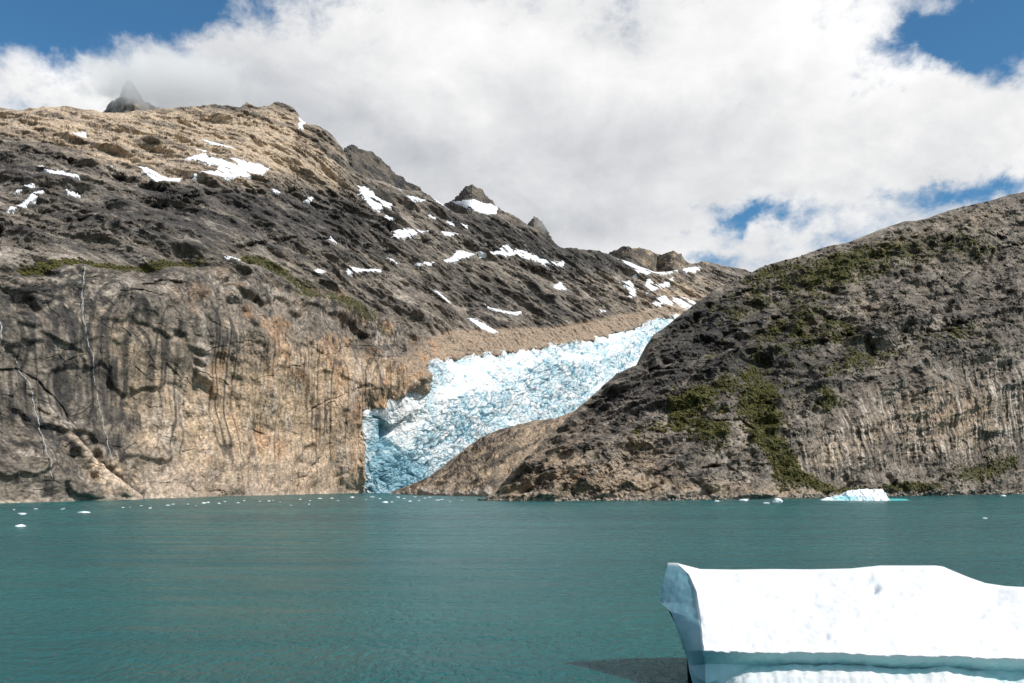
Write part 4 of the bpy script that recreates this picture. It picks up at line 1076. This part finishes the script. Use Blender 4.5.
    c = lay(c, bluei, facet * (.97 + .12 * fn))
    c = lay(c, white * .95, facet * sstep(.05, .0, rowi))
    notch = sstep(1.0, 1.03, rowi) * sstep(1.36, 1.30, rowi) * (1 - facet)
    wrap = .25 + .75 * sstep(NF, NF + 55, colx)
    c = lay(c, bluei * 1.5, sstep(1.0, 1.03, rowi) * (1 - facet) * sstep(NF + 60, NF, colx))
    c = lay(c, teal, notch * (.9 + .4 * fn) * wrap)
    c = lay(c, teal * .9, sstep(1.03, 1.1, rowi) * (1 - facet) * sstep(745, 715, sx) * wrap)
    c = lay(c, teal, (sstep(1.36, 1.44, rowi) * (1 - facet)) * sstep(.05, .3, fbm(P / np.array([.3, .5, 3.]), 3)) * sstep(830, 740, sx) * .7)
    # far side: follows the leaning outline of the broken end, then drops to the water
    topr = P2[0]
    back = []
    fade = np.minimum(1, np.maximum(colx[0] - 1, 0) / (NF + 20.))[:, None]
    for i, (dy, z) in enumerate(((1.2, None), (3.2, 7.6), (4.5, 5.2), (5.2, 2.4), (5.6, -3))):
        r = topr.copy(); r[:, 1] += dy
        r[:, 2] = r[:, 2] - .35 if z is None else np.minimum(z, r[:, 2] - .35)
        zz = r[:, 2]
        order = np.argsort(P2[:107, 0, 2])
        fx = np.interp(zz, P2[:107, 0, 2][order], P2[:107, 0, 0][order]); fy = np.interp(zz, P2[:107, 0, 2][order], P2[:107, 0, 1][order])
        q = np.stack([fx, fy + .05, zz], -1)
        r[:, 0] = np.maximum(r[:, 0], fx * r[:, 1] / fy * 1.004 + .15 * colx[0] / NF)
        back.append(q * (1 - fade) + r * fade)
    back = np.array(back[::-1], np.float32)
    upper = np.concatenate([back, P2[:107]], 0); cu = np.concatenate([c[:1].repeat(5, 0), c[:107]], 0)
    o = grid_mesh('iceberg', upper, BERG, cu, True)
    tag(o, 'huge white slab iceberg with a shaded blue broken end, floating nearest in the teal water', 'iceberg')
    f = grid_mesh('waterline_foot', P2[106:], BERG, c[106:], True, parent=o)
    f['label'] = 'washed ice foot with a teal notch at the waterline'
build_iceberg()

# ------------------------------------------------------------------ iceberg drifting under the right shore
def build_far_berg():
    D0 = float(shoreD(500.5))
    n, m = 190, 60
    top = curve([(824, 500.2), (830, 497.5), (838, 495.2), (846, 494), (852, 490.5), (858, 489.6), (864, 488), (870, 487.4), (876, 488), (881, 488.3), (886, 487.8), (887.5, 490), (885.5, 493), (886, 496), (889, 500.2)])
    px = np.linspace(824, 889, n)
    hgt = (500.5 - top(px)) / F * D0 * .86 + .15 + .9 * np.maximum(0, np.sin(px * 1.3) * np.sin(px * .47 + 1)) * (px > 845)
    prof = np.linspace(-1, 1, m)
    P = np.zeros((m, n, 3), np.float32)
    wid = 6 + 1.3 * hgt
    for i, s in enumerate(prof):
        P[i, :, 0] = (px - CX) / F * D0
        P[i, :, 1] = D0 + 12 + s * wid
        P[i, :, 2] = hgt * (1 - abs(s) ** 2.2) * (.72 + .28 * (s > -.15) * 1.0) - .4 * (abs(s) > .97) * 3
    N = normals(P); N = np.where((N[..., 2] < 0)[..., None], -N, N)
    f1, f2, rv = worley(P / 5.)
    d = 1.6 * fbm(P / 9, 3) + 1.6 * (rv - .5) * sstep(0, .3, f2 - f1) + .9 * (ridged(P / 4, 3) - .5)
    d *= sstep(0, 5, hgt)[None]
    P2 = P + N * d[..., None].astype(np.float32)
    sx = CX + P[..., 0] / P[..., 1] * F
    c = np.broadcast_to(np.array((.85, .88, .90)), P.shape).copy()
    c = lay(c, np.array((.25, .62, .66)), (blobs(sx, P[..., 2], [(846, 3, 14, 3.2, 0, 1.3), (868, 1.5, 6, 2.5, 0, .6)]) + .4 * fbm(P / 5, 3)) * (prof < 0.)[:, None] * .8)
    o = grid_mesh('iceberg', P2, BERG, c, True, flip=False)
    tag(o, 'small white and turquoise iceberg with a sloping wing, close under the right rocky shore', 'iceberg')
    # its drowned shelf shows as bright turquoise just under the surface: a thin skin of wet ice awash
    k = 44
    a = np.linspace(0, 2 * math.pi, k, endpoint=False)
    V = [(0, 0, 2.2)]
    for r, z in ((.5, 1.9), (.8, 1.2), (1., -.4)):
        for t in a:
            w = r * (1 + .22 * math.sin(3 * t + 1) + .12 * math.sin(7 * t))
            V.append((w * 21 * math.cos(t), w * 15 * math.sin(t), z))
    fa = []
    me = bpy.data.meshes.new('awash_shelf')
    for j in range(k): fa.append((0, 1 + j, 1 + (j + 1) % k))
    for q in range(2):
        for j in range(k): fa.append((1 + q * k + j, 1 + (q + 1) * k + j, 1 + (q + 1) * k + (j + 1) % k, 1 + q * k + (j + 1) % k))
    me.from_pydata([((893 - CX) / F * D0 + v[0], D0 + 12 + v[1], v[2]) for v in V], [], fa)
    me.materials.append(ice_material('awash_ice', (.07, .42, .42), .25, .3, .5, .2))
    s = bpy.data.objects.new('awash_shelf', me); col.objects.link(s); s.parent = o
build_far_berg()

# ------------------------------------------------------------------ drifting ice pieces, each a thing of its own
def chunk_mesh(seed):
    import bmesh
    bm = bmesh.new(); bmesh.ops.create_icosphere(bm, subdivisions=3, radius=1)
    V = np.array([v.co[:] for v in bm.verts], np.float32)
    f1, f2, rv = worley(V * 1.1, off=seed * 3.7)
    r = 1 + .45 * fbm(V * .9, 3, off=seed * 5.1) + .35 * (rv - .5)
    for v, k in zip(bm.verts, r):
        v.co *= float(k); v.co.z *= .5 if v.co.z > 0 else .25
        v.co.z += .06
    me = bpy.data.meshes.new('ice_chunk'); bm.to_mesh(me); bm.free(); me.materials.append(CHUNK)
    return me
CM = [chunk_mesh(k) for k in range(9)]
nchunk = [0]
def chunk(px, py, w, label, group=None, asp=1.):
    o = bpy.data.objects.new('ice_chunk', CM[nchunk[0] % 9]); nchunk[0] += 1
    D = float(shoreD(py)); s = w / F * D / 2
    o.location = ((px - CX) / F * D, D, 0); o.scale = (s, s * random.uniform(.7, 1.1), s * asp); o.rotation_euler = (0, 0, random.uniform(-.6, .6) + (math.pi if random.random() < .5 else 0))
    col.objects.link(o); tag(o, label, 'ice chunk', group)
chunk(777.5, 502.2, 10, 'pointed white ice chunk left of the small turquoise iceberg', None, 1.3)
chunk(766, 503.4, 6, 'flat low ice fragment touching the left of the pointed white chunk', None, .6)
chunk(743, 500.8, 9, 'flat white ice piece under the shore, between the pointed chunk and the tan rocks', None, .7)
chunk(717, 501.4, 5, 'tiny ice piece under the right shore, farthest from the turquoise iceberg on its left', None, .7)
chunk(1003, 496.3, 5, 'tiny ice piece hugging the boulder shore at the far right', None, .9)
chunk(985, 518.5, 4, 'single tiny ice bit on open water above the big slab iceberg', None, .8)
chunk(20.5, 526.5, 8, 'small white ice chunk floating apart from the others on the left water, nearest of them', None, .9)
chunk(22, 514.3, 8, 'flat ice piece between the lone nearest chunk and the left shore', None, .6)
chunk(84.5, 512.8, 11, 'long flat white ice piece off the bright rock ramp at left', None, .5)
B1 = 'tiny white ice bit scattered on the water along the foot of the left cliff'
for (x, y, w) in [(14, 509.8, 5), (36, 509, 7), (62, 509.3, 5), (64, 508.6, 4), (123, 507.7, 6), (130, 507.2, 4), (150, 508.3, 6), (151, 507.2, 4), (168, 505.4, 8), (173, 504.4, 6), (141, 505.8, 5), (204, 503.3, 10), (208, 502.6, 7),
                  (219, 503.6, 6), (238, 502.9, 5), (269, 501.2, 6), (273, 500.4, 5), (291, 505.4, 6), (309, 504.4, 5), (280, 502.2, 4), (320, 498.6, 8), (332, 498.4, 7), (352, 497.6, 9), (300, 499.6, 6), (260, 501.4, 5), (244, 500.9, 6),
                  (188, 504.2, 5), (196, 505.8, 4), (225, 501.7, 5), (310, 500.8, 4), (338, 500.9, 4)]:
    chunk(x, y, w * .5, B1, 'ice bits along the foot of the left cliff', random.uniform(.45, .9))
B2 = 'tiny white ice bit afloat in front of the glacier snout'
for (x, y, w) in [(385, 502.6, 12), (392, 502.3, 6), (410, 501.4, 6), (419, 500.7, 5), (438, 500.2, 9), (442, 499.6, 7), (398, 497.5, 8), (372, 497.2, 9), (380, 498.8, 5), (404, 498.6, 6), (425, 498.3, 5), (430, 497.4, 7), (366, 499.6, 4),
                  (415, 497.1, 6), (450, 501.4, 5), (462, 500.6, 4)]:
    chunk(x, y, w * .52, B2, 'ice bits in front of the glacier', random.uniform(.4, .8))

# ------------------------------------------------------------------ cloud caught on the peaks
def cloud_bank(px, py, D, rx, ry, rd, dens, seed):
    import bmesh
    m = bpy.data.materials.new('cloud_vapour'); m.use_nodes = True
    nt = m.node_tree; nt.nodes.clear(); g = NT(nt)
    out = g.n('ShaderNodeOutputMaterial'); v = g.n('ShaderNodeVolumePrincipled')
    nt.links.new(v.outputs[0], out.inputs['Volume'])
    v.inputs['Color'].default_value = (.98, .98, .98, 1); v.inputs['Anisotropy'].default_value = .1
    tc = g.n('ShaderNodeTexCoord').outputs['Object']
    ln = g.n('ShaderNodeVectorMath', operation='LENGTH'); nt.links.new(tc, ln.inputs[0])
    n = g.noise(g.scalev(tc, (rx / 60., rd / 60., ry / 60.)), 1.2, 4, .6, .3)
    e = g.m('SUBTRACT', g.m('ADD', g.m('SUBTRACT', 1., ln.outputs['Value']), g.m('MULTIPLY', g.m('SUBTRACT', n, .5), 1.5)), .12)
    nt.links.new(g.m('MULTIPLY', g.rng(e, 0., .5, 0, 1, True), dens), v.inputs['Density'])
    bm = bmesh.new(); bmesh.ops.create_icosphere(bm, subdivisions=4, radius=1.)
    me = bpy.data.meshes.new('cloud'); bm.to_mesh(me); bm.free(); me.materials.append(m)
    o = bpy.data.objects.new('cloud', me); col.objects.link(o)
    p = world(np.array(px), np.array(py), np.array(D))
    o.location = [float(k) for k in p]; o.scale = (rx, rd, ry)
    tag(o, kind='stuff')
cloud_bank(172., 82., 2960., 400., 120., 170., .012, 1)
cloud_bank(552., 222., 4700., 120., 75., 90., .007, 2)

# ------------------------------------------------------------------ sun, sky with broken cloud, camera
SUN_AZ, SUN_EL = math.radians(118), math.radians(44)           # compass bearing from +Y (view) clockwise
sd = (math.sin(SUN_AZ) * math.cos(SUN_EL), math.cos(SUN_AZ) * math.cos(SUN_EL), math.sin(SUN_EL))
ld = bpy.data.lights.new('sun', 'SUN'); ld.energy = 4.4; ld.angle = math.radians(.5); ld.color = (1., .955, .89)
lo = bpy.data.objects.new('sun', ld); col.objects.link(lo)
from mathutils import Vector
lo.rotation_euler = Vector(sd).to_track_quat('Z', 'Y').to_euler()

def build_world():
    w = bpy.data.worlds.new('World'); sc.world = w; w.use_nodes = True
    nt = w.node_tree; nt.nodes.clear(); g = NT(nt)
    out = g.n('ShaderNodeOutputWorld'); bg = g.n('ShaderNodeBackground')
    nt.links.new(bg.outputs[0], out.inputs['Surface'])
    sky = g.n('ShaderNodeTexSky', sky_type='NISHITA'); sky.sun_disc = False
    sky.sun_elevation = SUN_EL; sky.sun_rotation = SUN_AZ; sky.altitude = 0; sky.air_density = 1.; sky.dust_density = .3; sky.ozone_density = 2.
    dr = g.n('ShaderNodeTexCoord').outputs['Generated']
    sp = g.n('ShaderNodeSeparateXYZ'); nt.links.new(dr, sp.inputs[0])
    x, y, z = sp.outputs
    yy = g.m('MAXIMUM', g.m('ABSOLUTE', y), .08)
    u = g.m('DIVIDE', x, yy); v = g.m('DIVIDE', z, yy)
    wn = g.n('ShaderNodeTexNoise'); nt.links.new(dr, wn.inputs['Vector']); wn.inputs['Scale'].default_value = 9; wn.inputs['Detail'].default_value = 6; wn.inputs['Roughness'].default_value = .6
    wsp = g.n('ShaderNodeSeparateColor'); nt.links.new(wn.outputs['Color'], wsp.inputs[0])
    u = g.m('ADD', u, g.m('MULTIPLY', g.m('SUBTRACT', wsp.outputs[0], .5), .22)); v = g.m('ADD', v, g.m('MULTIPLY', g.m('SUBTRACT', wsp.outputs[1], .5), .15))
    def blob(px, py, rx, ry, ang, val):
        a = math.radians(ang); cu, cv = (px - CX) / F, (HY - py) / F
        du = g.m('SUBTRACT', u, cu); dv = g.m('SUBTRACT', v, cv)
        p = g.m('ADD', g.m('MULTIPLY', du, math.cos(a) * F / rx), g.m('MULTIPLY', dv, math.sin(a) * F / rx))
        q = g.m('ADD', g.m('MULTIPLY', du, -math.sin(a) * F / ry), g.m('MULTIPLY', dv, math.cos(a) * F / ry))
        e = g.m('POWER', 2.718, g.m('MULTIPLY', g.m('ADD', g.m('MULTIPLY', p, p), g.m('MULTIPLY', q, q)), -1.))
        return g.m('MULTIPLY', e, val)
    def total(lst):
        s = None
        for b in lst:
            k = blob(*b); s = k if s is None else g.m('ADD', s, k)
        return s
    n1 = g.noise(g.scalev(dr, (1, 1, 1.5)), 4.2, 8, .58, .25)
    n2 = g.noise(g.scalev(dr, (1, 1, 1.3)), 13., 7, .62, .3)
    n3 = g.noise(g.scalev(dr, (1, 1, 1.5)), 34., 6, .65, .4)
    front = g.rng(y, .1, .5, 0, 1)
    holes = total([(90, -8, 190, 52, 6, 1.15), (10, 40, 60, 26, 0, .55), (1010, 18, 70, 42, 25, 1.05), (930, 60, 60, 22, 28, .75), (880, 108, 40, 12, 10, .42), (735, 106, 22, 7, 0, .25), (756, 221, 42, 12, 5, .72), (945, 192, 80, 12, 8, .62),
                   (720, 200, 26, 9, 0, .3), (715, 258, 40, 10, 20, .4), (292, 88, 14, 7, 0, .22), (790, 210, 40, 12, 0, .35), (1040, 170, 60, 16, 10, .5)])
    solid = total([(500, 130, 330, 130, 0, .55), (200, 80, 120, 50, 0, .45), (980, 120, 130, 46, 10, .45), (800, 80, 160, 90, 0, .3)])
    dens = g.m('ADD', g.m('ADD', g.m('SUBTRACT', g.m('ADD', g.m('MULTIPLY', n1, .8), g.m('MULTIPLY', n2, 1.1)), .55), g.m('MULTIPLY', front, .22)), g.m('MULTIPLY', g.m('SUBTRACT', solid, holes), front))
    cover = g.rng(g.m('ADD', dens, g.m('MULTIPLY', g.m('SUBTRACT', n3, .5), 1.0)), .02, .84, 0, 1, True)
    shade = total([(430, 185, 170, 60, 15, .55), (560, 225, 120, 40, 10, .45), (200, 70, 120, 40, -10, .55), (330, 130, 90, 40, 0, .35), (700, 140, 150, 40, 10, .15), (800, 180, 120, 14, 8, .2)])
    lit = total([(800, 60, 180, 60, 0, .35), (960, 110, 110, 40, 0, .5), (80, 80, 90, 26, 0, .35), (600, 40, 160, 50, 0, .2), (840, 225, 60, 16, 0, .3)])
    nb = g.noise(g.scalev(dr, (1, 1, 1.6)), 6.5, 7, .6, .2)
    br = g.m('ADD', g.m('ADD', .85, g.m('MULTIPLY', g.m('SUBTRACT', nb, .5), .62)), g.m('MULTIPLY', g.m('SUBTRACT', g.m('MULTIPLY', lit, .28), g.m('MULTIPLY', shade, .33)), front))
    br = g.m('ADD', br, g.m('MULTIPLY', g.m('SUBTRACT', n2, .5), .25))
    br = g.m('MAXIMUM', g.m('MINIMUM', br, 1.02), .35)
    cc = g.mixc(g.rng(br, .4, .9, 0, 1), (.90, .95, 1.04, 1), (1., 1., 1., 1))
    cloud = g.mixc(1., cc, g.comb(br, br, br), 'MULTIPLY')
    skyc = g.mixc(1., sky.outputs[0], g.comb(SKYK * .52, SKYK * .95, SKYK * 1.13), 'MULTIPLY')
    cloudk = g.mixc(1., cloud, g.comb(1 / BGS, 1 / BGS, 1 / BGS), 'MULTIPLY')
    nt.links.new(g.mixc(cover, skyc, cloudk), bg.inputs['Color'])
    bg.inputs['Strength'].default_value = BGS
BGS = .1; SKYK = 1.
build_world()

cd = bpy.data.cameras.new('camera'); cd.sensor_width = 36; cd.lens = F / W_ * 36
cd.shift_y = (HY - H_ / 2) / W_; cd.clip_start = 1; cd.clip_end = 60000
co = bpy.data.objects.new('camera', cd); col.objects.link(co)
co.location = (0, 0, H); co.rotation_euler = (math.pi / 2, 0, 0)
sc.camera = co
vs = sc.view_settings
vs.view_transform = 'Standard'; vs.look = 'None'; vs.exposure = 0; vs.gamma = 1; vs.use_curve_mapping = False
sc.render.resolution_x, sc.render.resolution_y = W_, H_
sc.cycles.max_bounces = 12; sc.cycles.diffuse_bounces = 3; sc.cycles.glossy_bounces = 3; sc.cycles.transparent_max_bounces = 8
sc.cycles.volume_bounces = 10; sc.cycles.volume_step_rate = 2.
sc.cycles.use_denoising = True
